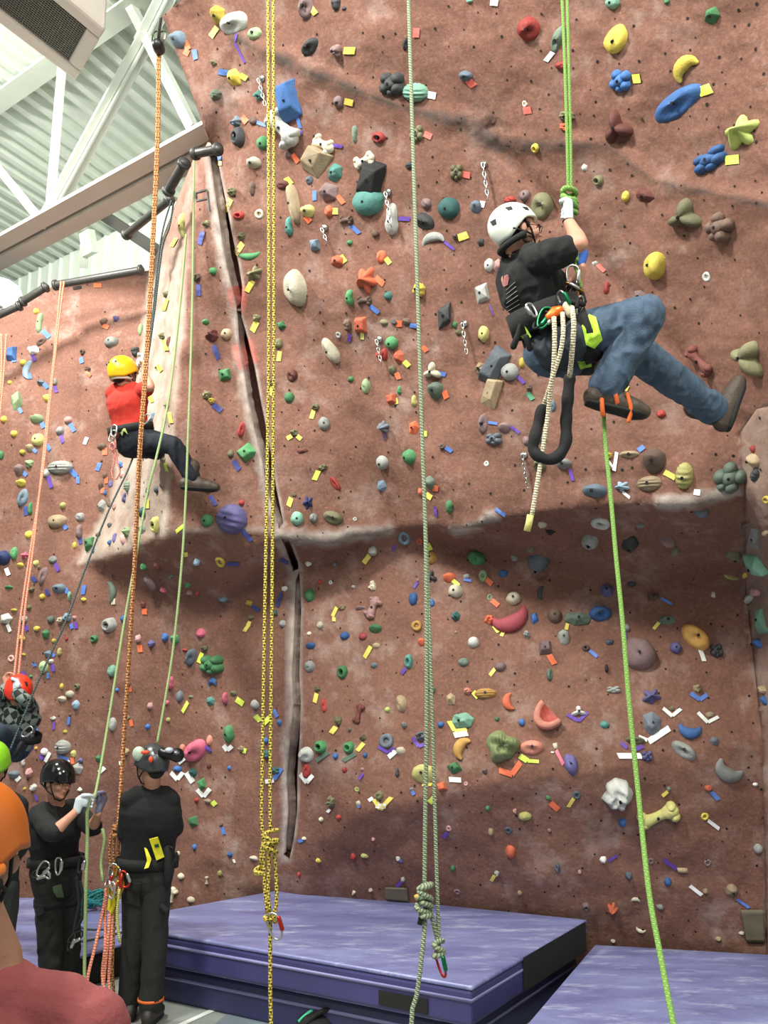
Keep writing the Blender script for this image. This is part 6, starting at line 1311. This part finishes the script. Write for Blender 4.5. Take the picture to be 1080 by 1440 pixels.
def hoop(mb, c, lat, up, a, b, h, th=.008, n=28):
    """band round a body: centre, lateral, axis, half width, half depth, height"""
    lat = Vector(lat).normalized(); up = Vector(up).normalized(); lat = (lat - up * lat.dot(up)).normalized(); fw = up.cross(lat); c = Vector(c); vs = []; fs = []
    for (r_, z) in ((0, -h / 2), (th, -h / 2), (th, h / 2), (0, h / 2)):
        for j in range(n):
            q = 2 * math.pi * j / n; vs.append(c + lat * ((a + r_) * math.cos(q)) + fw * ((b + r_) * math.sin(q)) + up * z)
    for k in range(4):
        for j in range(n): fs.append((k * n + j, k * n + (j + 1) % n, ((k + 1) % 4) * n + (j + 1) % n, ((k + 1) % 4) * n + j))
    return mb.add(vs, fs)
def person(label, J, hf, hu, skin, shirt, trousers, sleeve, wid=.178, dep=.112, voxel=.009, seed=0, hands=None, gloves=None, boots=None, vox_cloth=.010, fold=.010, group=None, shirt_len=.12, seat=None, ground=None, legw=(.088, .062, .050), armw=(.050, .040, .027)):
    J = {k: (Vector(v) if isinstance(v, Vector) else at(*v)) for k, v in J.items()}
    if ground is not None:
        for s in 'LR': J['an' + s].z = ground + .128
    root = empty('person', J['pelvis'], label, 'person', group); M = basis(hf, hu); HB = J['head']
    body = MB(); head_shapes(body, HB, M)
    body.loft([J['neck'].lerp(J['chest'], .25), J['neck'], HB + M @ Vector((0, -.012, -.055))], [.068, .058, .056], n=14)
    torso(body, J['pelvis'], J['chest'], J['neck'], J['shL'], J['shR'], J['hipL'], J['hipR'], wid, dep)
    for s in 'LR':
        limb(body, J['sh' + s], J['el' + s], J['wr' + s], *armw)
        limb(body, J['hip' + s], J['kn' + s], J['an' + s], legw[0] - .012, legw[1] - .012, legw[2] - .012)
        if hands and s in hands:
            G, a_, sd = hands[s]; G = at(*G) if not isinstance(G, Vector) else G
            p_ = (J['wr' + s] - G); hand(body, G, a_, p_, .014, .93, J['wr' + s], sd)
        else:
            d = (J['wr' + s] - J['el' + s]).normalized(); G = J['wr' + s] + d * .09; hand(body, G, d.orthogonal(), -d, .02, .93, J['wr' + s])
    bo = remesh(body, 'body', skin, root, voxel, 3)
    # shirt
    sh = MB(); torso(sh, J['pelvis'].lerp(J['chest'], shirt_len - .12), J['chest'], J['neck'], J['shL'], J['shR'], J['hipL'], J['hipR'], wid, dep, .014)
    for s in 'LR':
        A, B, W_ = J['sh' + s], J['el' + s], J['wr' + s]; k = sleeve
        if k <= 1: sh.loft(seg(A, B, 0, .5 * k, k), [armw[0] + .018, armw[0] * .9 + .02, armw[1] + .026], n=14, cap=True)
        else:
            sh.loft(seg(A, B, 0, .5, 1), [armw[0] + .016, armw[0] * .9 + .016, armw[1] + .016], n=14); e_ = B.lerp(W_, k - 1); sh.loft(seg(B, e_, 0, .5, 1), [armw[1] + .016, armw[1] + .012, armw[2] * 1.1 + .014], n=14)
    so = remesh(sh, 'shirt', shirt, root, vox_cloth, 4, fold, 9, seed=seed)
    # trousers
    tr_ = MB(); lat = (J['hipR'] - J['hipL']).normalized(); pc_ = J['pelvis']; upp = (J['chest'] - pc_).normalized()
    tr_.loft([(J['hipL'] + J['hipR']) / 2 - upp * .03, pc_, pc_ + upp * .045], [wid * .95, wid * .96, wid * .80], lat, [.72, .68, .62], n=20)
    if seat: tr_.ell(at(*seat[:3]), seat[3], n=18, m=12)
    for s in 'LR':
        H_, K_, A_ = J['hip' + s], J['kn' + s], J['an' + s]
        tr_.loft(seg(H_, K_, 0, .35, .75, 1), [legw[0] + .006, legw[0], legw[1] + .012, legw[1] + .008], n=16); tr_.loft(seg(K_, A_, 0, .3, .7, .97), [legw[1] + .008, legw[1] + .006, legw[2] + .012, legw[2] + .014], n=16)
    to = remesh(tr_, 'trousers', trousers, root, vox_cloth, 4, fold, 11, seed=seed + 7)
    if gloves:
        for s, gm in gloves.items():
            G, a_, sd = hands[s]; G = at(*G) if not isinstance(G, Vector) else G; g = MB(); w0 = J['wr' + s]; hand(g, G, a_, w0 - G, .013, 1.08, w0.lerp(G, -.05 if (w0 - G).length > .12 else .1), sd)
            e_ = remesh(g, 'glove', gm, root, .006, 2)
    if boots:
        for s, (toe, up_, m_, sol, kk) in boots.items(): boot('boot', J['an' + s], toe, up_, root, m_, sol, kk)
    return root, J, M, bo, so, to
black_cloth = mat('black_cotton', (.055, .057, .055), .9, .2, 60); black_knit = mat('black_knit', (.035, .036, .036), .95, .35, 120); denim = mat('blue_denim', (.25, .32, .39), .9, .35, 140, var=.22, vscale=9)
dark_denim = mat('dark_navy_trousers', (.06, .08, .12), .9, .2, 80); grey_pants = mat('charcoal_work_trousers', (.10, .11, .10), .9, .25, 70, var=.1); olive_pants = mat('dark_olive_trousers', (.085, .09, .075), .9, .25, 70, var=.1)
red_tee = mat('red_cotton', (.70, .16, .10), .9, .2, 60); maroon = mat('maroon_cotton', (.50, .24, .24), .92, .3, 90, var=.06); leather = mat('brown_leather', (.24, .19, .14), .6, .3, 50, var=.2, vscale=12); sole_m = mat('dark_rubber_sole', (.08, .075, .07), .8)
white_shell = mat('white_helmet_shell', (.88, .90, .84), .25); glove_w = mat('pale_grey_glove', (.74, .78, .80), .8, .3, 80); glove_b = mat('blue_work_glove', (.20, .36, .66), .8, .3, 80); neon = mat('neon_green_padding', (.68, .86, .22), .7, .2, 60)

# --- the climber with the white helmet
J = dict(head=(731, 326, 4.99), neck=(724, 352, 5.02), chest=(742, 396, 5.04), pelvis=(776, 470, 5.05), shR=(758, 366, 4.85), shL=(736, 356, 5.2), elR=(815, 343, 4.78), wrR=(800, 312, 4.93),
         elL=(806, 426, 5.22), wrL=(817, 376, 5.14), hipR=(792, 484, 4.95), knR=(908, 442, 4.84), anR=(852, 546, 4.86), hipL=(790, 492, 5.16), knL=(890, 492, 5.2), anL=(1004, 577, 5.52))
rp, J, M, bo, so, to = person('person in a white helmet, black t-shirt and blue jeans hanging on the lime rope', J, (.97, .16, .02), (-.05, 0, 1), SKIN, black_cloth, denim, .62,
    hands={'R': ((794, 296, 5.06), (.1, 0, 1), 1), 'L': ((812, 348, 5.12), (.1, 0, 1), 1)}, gloves={'R': glove_w, 'L': glove_b},
    boots={'R': ((1, .05, -.22), (-.1, 0, 1), leather, sole_m, 1.12), 'L': ((.38, .10, 1), (-1, .1, .35), leather, sole_m, 1.2)}, voxel=.0075, vox_cloth=.008, fold=.022, seed=3, wid=.19, dep=.15, shirt_len=.10, seat=(778, 496, 5.03, (.15, .17, .12)), legw=(.118, .086, .072), armw=(.060, .044, .03))
H0 = J['head']; face_bits(H0, M, rp, beard=True, glasses=True); hair_cap(H0, M, rp)
MH = M @ Matrix.Rotation(R(20), 3, 'X')
helmet(H0 - M @ Vector((0, .022, -.006)), MH, white_shell, 'helmet', rp, 1.03, dip=36, vents=[(-12, 62, .016, .014), (205, 70, .0, .0), (-62, 78, .018, .016), (30, 74, .016, .012)])
MB().loft([H0 - M @ Vector((0, .020, 0)) + MH @ Vector((.085 * math.cos(q), -.01 + .112 * math.sin(q), -.04 - .018 * (1 - math.sin(q)))) for q in [R(180 + i * 12) for i in range(16)]], .018, n=8).build('nape_padding', black_web, rp, True)
# harness
hs = empty('harness', J['pelvis']); hs.parent = rp; hs.matrix_parent_inverse = rp.matrix_basis.inverted()
upt = (J['chest'] - J['pelvis']).normalized(); lat = (J['shR'] - J['shL']).normalized()
hoop(MB(), J['pelvis'] + upt * .10, lat, upt + Vector((.12, 0, 0)), .212, .178, .13, .014).build('waist_belt', black_web, hs, True)
tw = (J['knR'] - J['hipR']).normalized(); tl_ = (J['knL'] - J['hipL']).normalized()
hoop(MB(), J['hipR'] + tw * .12, (0, 1, 0), tw, .128, .132, .085, .012).build('leg_loop', black_web, hs, True)
hoop(MB(), J['hipL'] + tl_ * .12, (0, 1, 0), tl_, .126, .128, .085, .012).build('leg_loop', black_web, hs, True)
patch_on('seat_panel', to, [(744, 452), (800, 436), (822, 466), (826, 500), (806, 518), (780, 528), (762, 516), (748, 490)], mat('slate_seat_fabric', (.17, .19, .22), .85), hs, .02)
patch_on('neon_pad', to, [(828, 442), (838, 446), (847, 478), (836, 490), (824, 485), (818, 458)], neon, hs, .022)
patch_on('neon_pad', to, [(812, 508), (830, 507), (832, 515), (816, 519)], neon, hs, .02)
patch_on('neon_pad', so, [(728, 456), (738, 458), (747, 474), (740, 480), (730, 470)], neon, hs, .06)
MB().loft(px((722, 487, 4.88), (728, 472, 4.86), (731, 458, 4.86)), [.018, .015, .01], n=8).loft(px((745, 490, 4.86), (740, 474, 4.85)), .016, n=8).build('webbing_tails', black_web, hs, True)
# bridge and gear in front of the waist
MB().loft(px((790, 418, 4.98), (800, 404, 5.0), (808, 398, 5.05), (818, 410, 5.05), (822, 424, 5.0)), .013, n=8).loft(px((785, 430, 4.84), (800, 424, 4.82), (820, 428, 4.84)), .015, n=8).loft(px((812, 400, 5.03), (800, 418, 4.95), (788, 425, 4.9)), .012, n=8).build('bridge', black_web, hs, True)
for k, (x, y, t_, ro, b_, g_, h_) in enumerate(((805, 388, 5.05, 5, steel, steel, .12), (766, 447, 4.80, 25, green_al, steel, .12), (760, 450, 4.81, 35, black_web, green_al, .11), (794, 425, 4.80, -28, steel, green_al, .12), (808, 404, 5.0, -60, gold_al, steel, .10), (815, 430, 4.84, 15, steel, black_web, .10), (748, 436, 4.82, -30, steel, steel, .08))):
    carabiner('carabiner', at(x, y, t_), h_, view_frame(ro, 25 * k), b_, g_, hs, r=.0065)
MB().loft(px((770, 446, 4.78), (781, 438, 4.77), (789, 434, 4.78)), [.018, .030, .018], (0, 0, 1), .5, n=12).build('descender', orange_al, hs, True)
MB().loft(px((797, 430, 4.79), (802, 440, 4.79)), [.022, .026], n=10).build('cord_eye', mat('cream_sleeve', (.82, .78, .66), .7), hs, True)
decal('shirt_print', so, [[(712, 408 + i * 6.2), (713 + 11 + i * 1.3, 402 + i * 6.2 - 5)] for i in range(6)], .0018, mat('pale_print', (.62, .62, .58), .8), so)
patch_on('shirt_emblem', so, [(710, 388), (714, 386), (716, 392), (714, 401), (709, 404), (707, 397)], mat('rose_print', (.60, .38, .36), .8), so, .004)
tw_ = Vector((1, .05, -.22)).normalized(); aR = J['anR']
fl = MB(); hoop(fl, aR + Vector((-.005, 0, -.015)), (1, 0, 0), (0.1, 0, 1), .062, .056, .03, .008); hoop(fl, aR + tw_ * .03 + Vector((0, 0, -.05)), (0, 1, 0), tw_ + Vector((0, 0, .5)), .056, .062, .022, .008)
fl.loft(px((846, 562, 4.80), (847, 575, 4.79), (848, 583, 4.80)), [.013, .012, .012], n=8).loft(px((882, 555, 4.80), (887, 570, 4.79), (887, 582, 4.8), (884, 592, 4.8)), .011, n=8)
fl.build('foot_strap', mat('orange_webbing', (.82, .38, .14), .7, .2, 90), rp, True)
MB().loft([J['wrR'] + Vector((.030 * math.cos(q), .03 * math.sin(q), .004)) for q in [i * math.pi / 6 for i in range(12)]], .005, n=6, closed=True).build('wristband', mat('dark_band', (.10, .08, .07), .6), rp, True)

# --- the climber in the red shirt
J = dict(head=(174, 527, 8.0), neck=(177, 541, 8.0), chest=(178, 566, 8.0), pelvis=(184, 606, 8.0), shR=(196, 551, 7.95), shL=(160, 553, 8.06), elR=(211, 544, 7.78), wrR=(203, 524, 7.86), elL=(182, 535, 8.22), wrL=(194, 515, 8.12),
         hipR=(194, 616, 7.95), knR=(245, 627, 7.82), anR=(270, 671, 7.80), hipL=(180, 619, 8.05), knL=(219, 634, 8.1), anL=(205, 628, 8.42))
r2, J2, M2, b2, s2, t2 = person('person in a yellow helmet and red t-shirt climbing beside the pale pillar', J, (.45, .85, .12), (0, 0, 1), SKIN, red_tee, dark_denim, .6,
    hands={'R': ((200, 516, 7.95), (.1, 0, 1), 1), 'L': ((199, 505, 8.05), (.1, 0, 1), -1)}, gloves={'L': glove_w}, boots={'R': ((1, .15, -.02), (-.1, 0, 1), leather, sole_m, 1.05), 'L': ((.6, .8, .3), (-.5, 0, 1), leather, sole_m, 1.0)}, seed=5, wid=.19, dep=.12, legw=(.092, .068, .055))
hair_cap(J2['head'], M2, r2); face_bits(J2['head'], M2, r2)
helmet(J2['head'], M2, mat('yellow_helmet_shell', (.88, .70, .08), .3), 'helmet', r2, 1.1, vents=[(250, 66, .01, .01), (290, 66, .01, .01)])
MB().loft([J2['head'] + M2 @ Vector((.085 * math.cos(q), -.01 + .105 * math.sin(q), -.045)) for q in [R(180 + i * 15) for i in range(13)]], .014, n=8).build('helmet_cradle', mat('pale_strap', (.74, .74, .68), .7), r2, True)
up2 = (J2['chest'] - J2['pelvis']).normalized(); lt2 = (J2['shR'] - J2['shL']).normalized()
h2 = hoop(MB(), J2['pelvis'] + up2 * .015, lt2, up2, .20, .145, .06, .012).build('harness_belt', black_web, r2, True)
patch_on('harness_buckle', t2, [(163, 599), (175, 599), (180, 611), (174, 606), (172, 613), (167, 606), (164, 606)], mat('olive_buckle', (.52, .56, .30), .7), h2, .03)
for k, (x, y, ro) in enumerate(((160, 606, 0), (158, 613, 20), (205, 590, 30))): carabiner('carabiner', at(x, y, 7.85), .10, view_frame(ro, 20), steel, steel, h2)

# --- the gloved belayer in the glossy helmet
J = dict(head=(81, 1099, 6.72), neck=(80, 1129, 6.78), chest=(76, 1164, 6.78), pelvis=(78, 1222, 6.8), shR=(53, 1147, 6.68), shL=(103, 1138, 6.92), elR=(74, 1172, 6.45), wrR=(106, 1142, 6.5), elL=(130, 1163, 6.72), wrL=(138, 1144, 6.58),
         hipR=(69, 1236, 6.75), knR=(70, 1316, 6.74), anR=(74, 1399, 6.76), hipL=(92, 1234, 6.86), knL=(95, 1315, 6.88), anL=(97, 1395, 6.9))
r3, J3, M3, b3, s3, t3 = person('person in a glossy black helmet and white gloves holding the pale green rope', J, (.82, -.50, -.20), (.05, 0, 1), SKIN, black_cloth, olive_pants, 1.0,
    hands={'R': ((127, 1127, 6.52), (.15, 0, 1), -1), 'L': ((136, 1122, 6.56), (.15, 0, 1), 1)}, gloves={'R': glove_w, 'L': mat('striped_glove', (.42, .42, .50), .8)}, boots={'R': ((.8, -.5, 0), (0, 0, 1), leather, sole_m, 1.05), 'L': ((.9, -.2, 0), (0, 0, 1), leather, sole_m, 1.05)}, seed=9, ground=0, wid=.195, dep=.125, legw=(.102, .080, .066), fold=.013)
hair_cap(J3['head'], M3, r3, .98); face_bits(J3['head'], M3, r3)
helmet(J3['head'], M3, mat('glossy_black_shell', (.05, .055, .055), .12), 'helmet', r3, 1.06, vents=[(-20, 55, .012, .02), (-55, 60, .012, .02), (-85, 62, .01, .02), (20, 58, .012, .02)])
up3 = Vector((0, 0, 1)); lt3 = (J3['hipR'] - J3['hipL']).normalized()
h3 = hoop(MB(), J3['pelvis'] + up3 * .06, lt3, up3, .205, .145, .06, .012).build('harness_belt', black_web, r3, True)
for s in 'RL':
    d_ = (J3['kn' + s] - J3['hip' + s]).normalized(); hoop(MB(), J3['hip' + s] + d_ * .16, (1, 0, 0), d_, .100, .100, .045, .008).build('leg_loop', black_web, h3, True)
patch_on('thigh_pouch', t3, [(50, 1278), (60, 1273), (63, 1283), (56, 1288), (50, 1286)], mat('dark_canvas', (.10, .10, .11), .85), t3, .02)
patch_on('green_patch', t3, [(74, 1247), (86, 1243), (90, 1262), (80, 1262), (75, 1254)], mat('sage_webbing', (.28, .34, .24), .8), t3, .03)
for k, (x, y, ro, b_) in enumerate(((60, 1222, 35, steel), (66, 1230, -40, steel), (56, 1228, 70, black_web), (82, 1218, 0, steel), (114, 1216, 10, black_web), (100, 1325, 20, black_web), (106, 1318, 60, black_web))): carabiner('carabiner', at(x, y, 6.52), .11 if k != 1 else .06, view_frame(ro, 10 * k), b_, steel, h3, r=.0065)
MB().loft(px((108, 1235, 6.6), (112, 1270, 6.6), (106, 1300, 6.6), (103, 1320, 6.6)), .013, n=8).loft(px((113, 1240, 6.6), (118, 1265, 6.6), (116, 1290, 6.6), (108, 1306, 6.6)), .011, n=8).build('gear_sling', mat('dark_teal_cord_plain', (.07, .10, .10), .8), h3, True)

# --- the man seen from behind
J = dict(head=(213, 1078, 6.5), neck=(214, 1104, 6.54), chest=(212, 1142, 6.52), pelvis=(207, 1212, 6.55), shR=(239, 1125, 6.52), shL=(183, 1125, 6.5), elR=(247, 1165, 6.56), wrR=(224, 1168, 6.76), elL=(176, 1172, 6.54), wrL=(198, 1170, 6.78),
         hipR=(220, 1226, 6.52), knR=(219, 1318, 6.5), anR=(212, 1405, 6.48), hipL=(193, 1226, 6.56), knL=(189, 1312, 6.55), anL=(183, 1394, 6.6))
r4, J4, M4, b4, s4, t4 = person('person in a black sweater seen from behind, wearing a helmet with a headlamp', J, (-.72, .66, -.10), (0, 0, 1), SKIN, black_knit, grey_pants, 1.85,
    boots={'R': ((.05, 1, 0), (0, 0, 1), mat('dark_boot_leather', (.16, .13, .11), .6, .3, 50), sole_m, 1.08), 'L': ((-.3, 1, 0), (0, 0, 1), mat('dark_boot_leather', (.16, .13, .11), .6, .3, 50), sole_m, 1.08)}, seed=13, ground=0, wid=.20, dep=.125, fold=.006, legw=(.098, .076, .068))
hair_cap(J4['head'], M4, r4); face_bits(J4['head'], M4, r4)
hh4 = helmet(J4['head'], M4, mat('charcoal_helmet_shell', (.20, .21, .21), .3), 'helmet', r4, 1.06, vents=[(200, 50, .012, .02), (240, 58, .012, .02), (285, 55, .012, .02), (165, 62, .012, .015)])
MB().ell(at(204, 1058, 6.38), (.03, .012, .014), n=10, m=6).ell(at(212, 1068, 6.36), (.016, .012, .022), n=10, m=6).build('orange_sticker', mat('orange_clip', (.80, .26, .12), .6), hh4, True)
MB().ell(at(195, 1060, 6.44), (.045, .03, .05), n=12, m=8).build('pale_front_panel', mat('pale_shell_panel', (.62, .68, .60), .4), hh4, True)
MB().loft(px((228, 1058, 6.42), (240, 1061, 6.42), (249, 1062, 6.42)), [.03, .035, .05], n=14).build('headlamp', mat('headlamp_black', (.03, .03, .03), .35), hh4, True)
MB().ell(at(238, 1055, 6.38), (.03, .03, .02), n=12, m=8).build('headlamp_lens', mat('lens_glass', (.62, .66, .70), .1), hh4, True)
h4 = hoop(MB(), J4['pelvis'] + up3 * .0, (1, 0, 0), up3, .205, .15, .07, .012).build('harness_belt', black_web, r4, True)
patch_on('yellow_pad', s4, [(210, 1180), (222, 1177), (231, 1205), (220, 1210)], mat('yellow_padding', (.84, .80, .14), .7), h4, .04)
patch_on('yellow_pad', t4, [(203, 1192), (207, 1194), (213, 1208), (209, 1220), (203, 1222), (207, 1210)], mat('yellow_padding', (.84, .80, .14), .7), h4, .07)
patch_on('logo_mark', s4, [(217, 1188), (223, 1187), (224, 1191), (218, 1192)], mat('dark_green_print', (.05, .24, .10), .7), h4, .052)
MB().loft(px((236, 1190, 6.45), (242, 1192, 6.42)), .009, n=6).loft(px((236, 1212, 6.45), (244, 1215, 6.42), (249, 1208, 6.42), (248, 1200, 6.42)), .011, n=8).loft(px((236, 1195, 6.45), (238, 1225, 6.42), (236, 1245, 6.45)), [.03, .035, .02], n=10).loft(px((228, 1275, 6.42), (234, 1280, 6.4)), .022, n=8).build('gear_loop', black_web, h4, True)
hoop(MB(), J4['anR'] + Vector((0, 0, .04)), (1, 0, 0), up3, .082, .082, .018, .008).build('ankle_strap', mat('orange_webbing', (.82, .38, .14), .7, .2, 90), r4, True)
patch_on('pocket', t4, [(178, 1240), (198, 1242), (197, 1275), (177, 1270)], mat('charcoal_pocket', (.085, .09, .085), .9), t4, .012)

# --- plaid climber at the left edge
plaid = bpy.data.materials.new('black_white_plaid'); plaid.use_nodes = True; nt = plaid.node_tree
ck = nt.nodes.new('ShaderNodeTexChecker'); ck.inputs['Scale'].default_value = 16; ck.inputs[1].default_value = s2l((.09, .11, .10)) + (1,); ck.inputs[2].default_value = s2l((.42, .46, .43)) + (1,)
tcn = nt.nodes.new('ShaderNodeTexCoord'); mp = nt.nodes.new('ShaderNodeMapping'); mp.inputs['Rotation'].default_value = (.3, .6, .4); nt.links.new(tcn.outputs['Object'], mp.inputs[0]); nt.links.new(mp.outputs[0], ck.inputs[0]); nt.links.new(ck.outputs[0], nt.nodes['Principled BSDF'].inputs['Base Color']); nt.nodes['Principled BSDF'].inputs['Roughness'].default_value = .9
J = dict(head=(25, 975, 7.75), neck=(28, 988, 7.8), chest=(26, 1006, 7.8), pelvis=(20, 1040, 7.8), shR=(44, 996, 7.78), shL=(10, 992, 7.85), elR=(34, 984, 7.55), wrR=(22, 972, 7.6), elL=(-2, 978, 7.7), wrL=(10, 966, 7.75),
         hipR=(26, 1044, 7.75), knR=(-2, 1030, 7.4), anR=(-20, 1070, 7.5), hipL=(12, 1042, 7.85), knL=(-24, 1034, 7.8), anL=(-36, 1080, 7.9))
r5, J5, M5, b5, s5, t5 = person('person in a red helmet and plaid shirt hanging on the salmon rope pair', J, (-.5, .8, .15), (0, 0, 1), SKIN, plaid, mat('faded_dark_denim', (.13, .18, .23), .9, var=.2), 1.8,
    hands={'R': ((19, 962, 7.65), (.1, 0, 1), 1), 'L': ((17, 954, 7.75), (.1, 0, 1), -1)}, gloves={'R': glove_w}, boots={'R': ((-.8, .2, -.1), (0, 0, 1), leather, sole_m, 1.0), 'L': ((-.8, .2, -.1), (0, 0, 1), leather, sole_m, 1.0)}, seed=15, wid=.19, dep=.13, vox_cloth=.012, voxel=.011)
helmet(J5['head'], M5, mat('red_helmet_shell', (.84, .20, .12), .3), 'helmet', r5, 1.08, vents=[(250, 60, .012, .02), (290, 60, .012, .02)])
up5 = (J5['chest'] - J5['pelvis']).normalized(); h5 = hoop(MB(), J5['pelvis'] + up5 * .04, (1, 0, 0), up5, .205, .15, .06, .012).build('harness_belt', black_web, r5, True)
MB().loft(px((30, 1045, 7.55), (26, 1052, 7.5), (21, 1062, 7.5)), .018, n=8).build('webbing_tail', black_web, h5, True); carabiner('carabiner', at(38, 1029, 7.5), .1, view_frame(50), steel, steel, h5)
# --- person in the lime helmet
J = dict(head=(-13, 1084, 5.8), neck=(-12, 1116, 5.82), chest=(-12, 1150, 5.8), pelvis=(-12, 1235, 5.85), shR=(24, 1134, 5.8), shL=(-52, 1136, 5.8), elR=(30, 1186, 5.78), wrR=(14, 1212, 5.95), elL=(-60, 1190, 5.8), wrL=(-40, 1215, 6.0),
         hipR=(4, 1245, 5.82), knR=(5, 1340, 5.82), anR=(6, 1445, 5.82), hipL=(-30, 1245, 5.85), knL=(-32, 1340, 5.85), anL=(-34, 1442, 5.88))
r6, J6, M6, b6, s6, t6 = person('person in a lime green helmet and black top, mostly hidden behind the orange helmet', J, (-.1, 1, .0), (0, 0, 1), SKIN, black_knit, grey_pants, 1.8, boots={'R': ((.1, 1, 0), (0, 0, 1), leather, sole_m, 1.0), 'L': ((-.1, 1, 0), (0, 0, 1), leather, sole_m, 1.0)}, seed=17, ground=0, vox_cloth=.012, voxel=.011)
hair_cap(J6['head'], M6, r6, 1.02, mat('black_hair', (.03, .03, .03), .8)); helmet(J6['head'] + Vector((0, 0, .03)), M6, mat('lime_helmet_shell', (.50, .74, .14), .35), 'helmet', r6, 1.06)
# --- foreground man
nk = at(-8, 1345, 2.08)
W_ = lambda dx, dy, dz: nk + Vector((dx, dy, dz))
J = dict(head=at(-40, 1203, 2.05), neck=nk, chest=W_(0, .02, -.20), pelvis=W_(0, .04, -.56), shR=W_(.222, 0, -.145), shL=W_(-.215, .04, -.10), elR=W_(.27, .03, -.40), wrR=W_(.20, .22, -.52), elL=W_(-.28, .06, -.40), wrL=W_(-.2, .25, -.50),
         hipR=W_(.09, .03, -.62), hipL=W_(-.09, .03, -.62), knR=W_(.10, .06, -.98), knL=W_(-.10, .06, -.98), anR=W_(.11, .02, -1.285), anL=W_(-.11, .02, -1.285))
r7, J7, M7, b7, s7, t7 = person('person in the foreground with an orange helmet and maroon t-shirt, back turned', J, (.45, .88, -.05), (0, 0, 1), SKIN2, maroon, grey_pants, .75, boots={'R': ((.1, 1, 0), (0, 0, 1), leather, sole_m, 1.0), 'L': ((-.1, 1, 0), (0, 0, 1), leather, sole_m, 1.0)}, seed=19, ground=.25, wid=.20, dep=.13, voxel=.007, vox_cloth=.008, fold=.007, armw=(.062, .045, .03))
hair_cap(J7['head'], M7, r7, 1.03, mat('black_hair', (.03, .03, .03), .8)); face_bits(J7['head'], M7, r7, beard=True)
hh7 = helmet(J7['head'], M7, mat('orange_helmet_shell', (.70, .35, .06), .4), 'helmet', r7, 1.0, vents=[(-60, 84, .022, .022), (-100, 92, .02, .03)], scale=(1.0, 1.02, 1.14), dip=40)
rg = [J7['head'] + M7 @ Vector((.1085 * math.cos(q), -.008 + .136 * math.sin(q), .018 - .036 * (1 - math.sin(q)))) for q in [R(180 + i * 7.5) for i in range(25)]]
MB().loft(rg, .012, (0, 0, 1), .5, n=10).build('rim_band', mat('bright_orange_rim', (.80, .42, .10), .4), hh7, True)
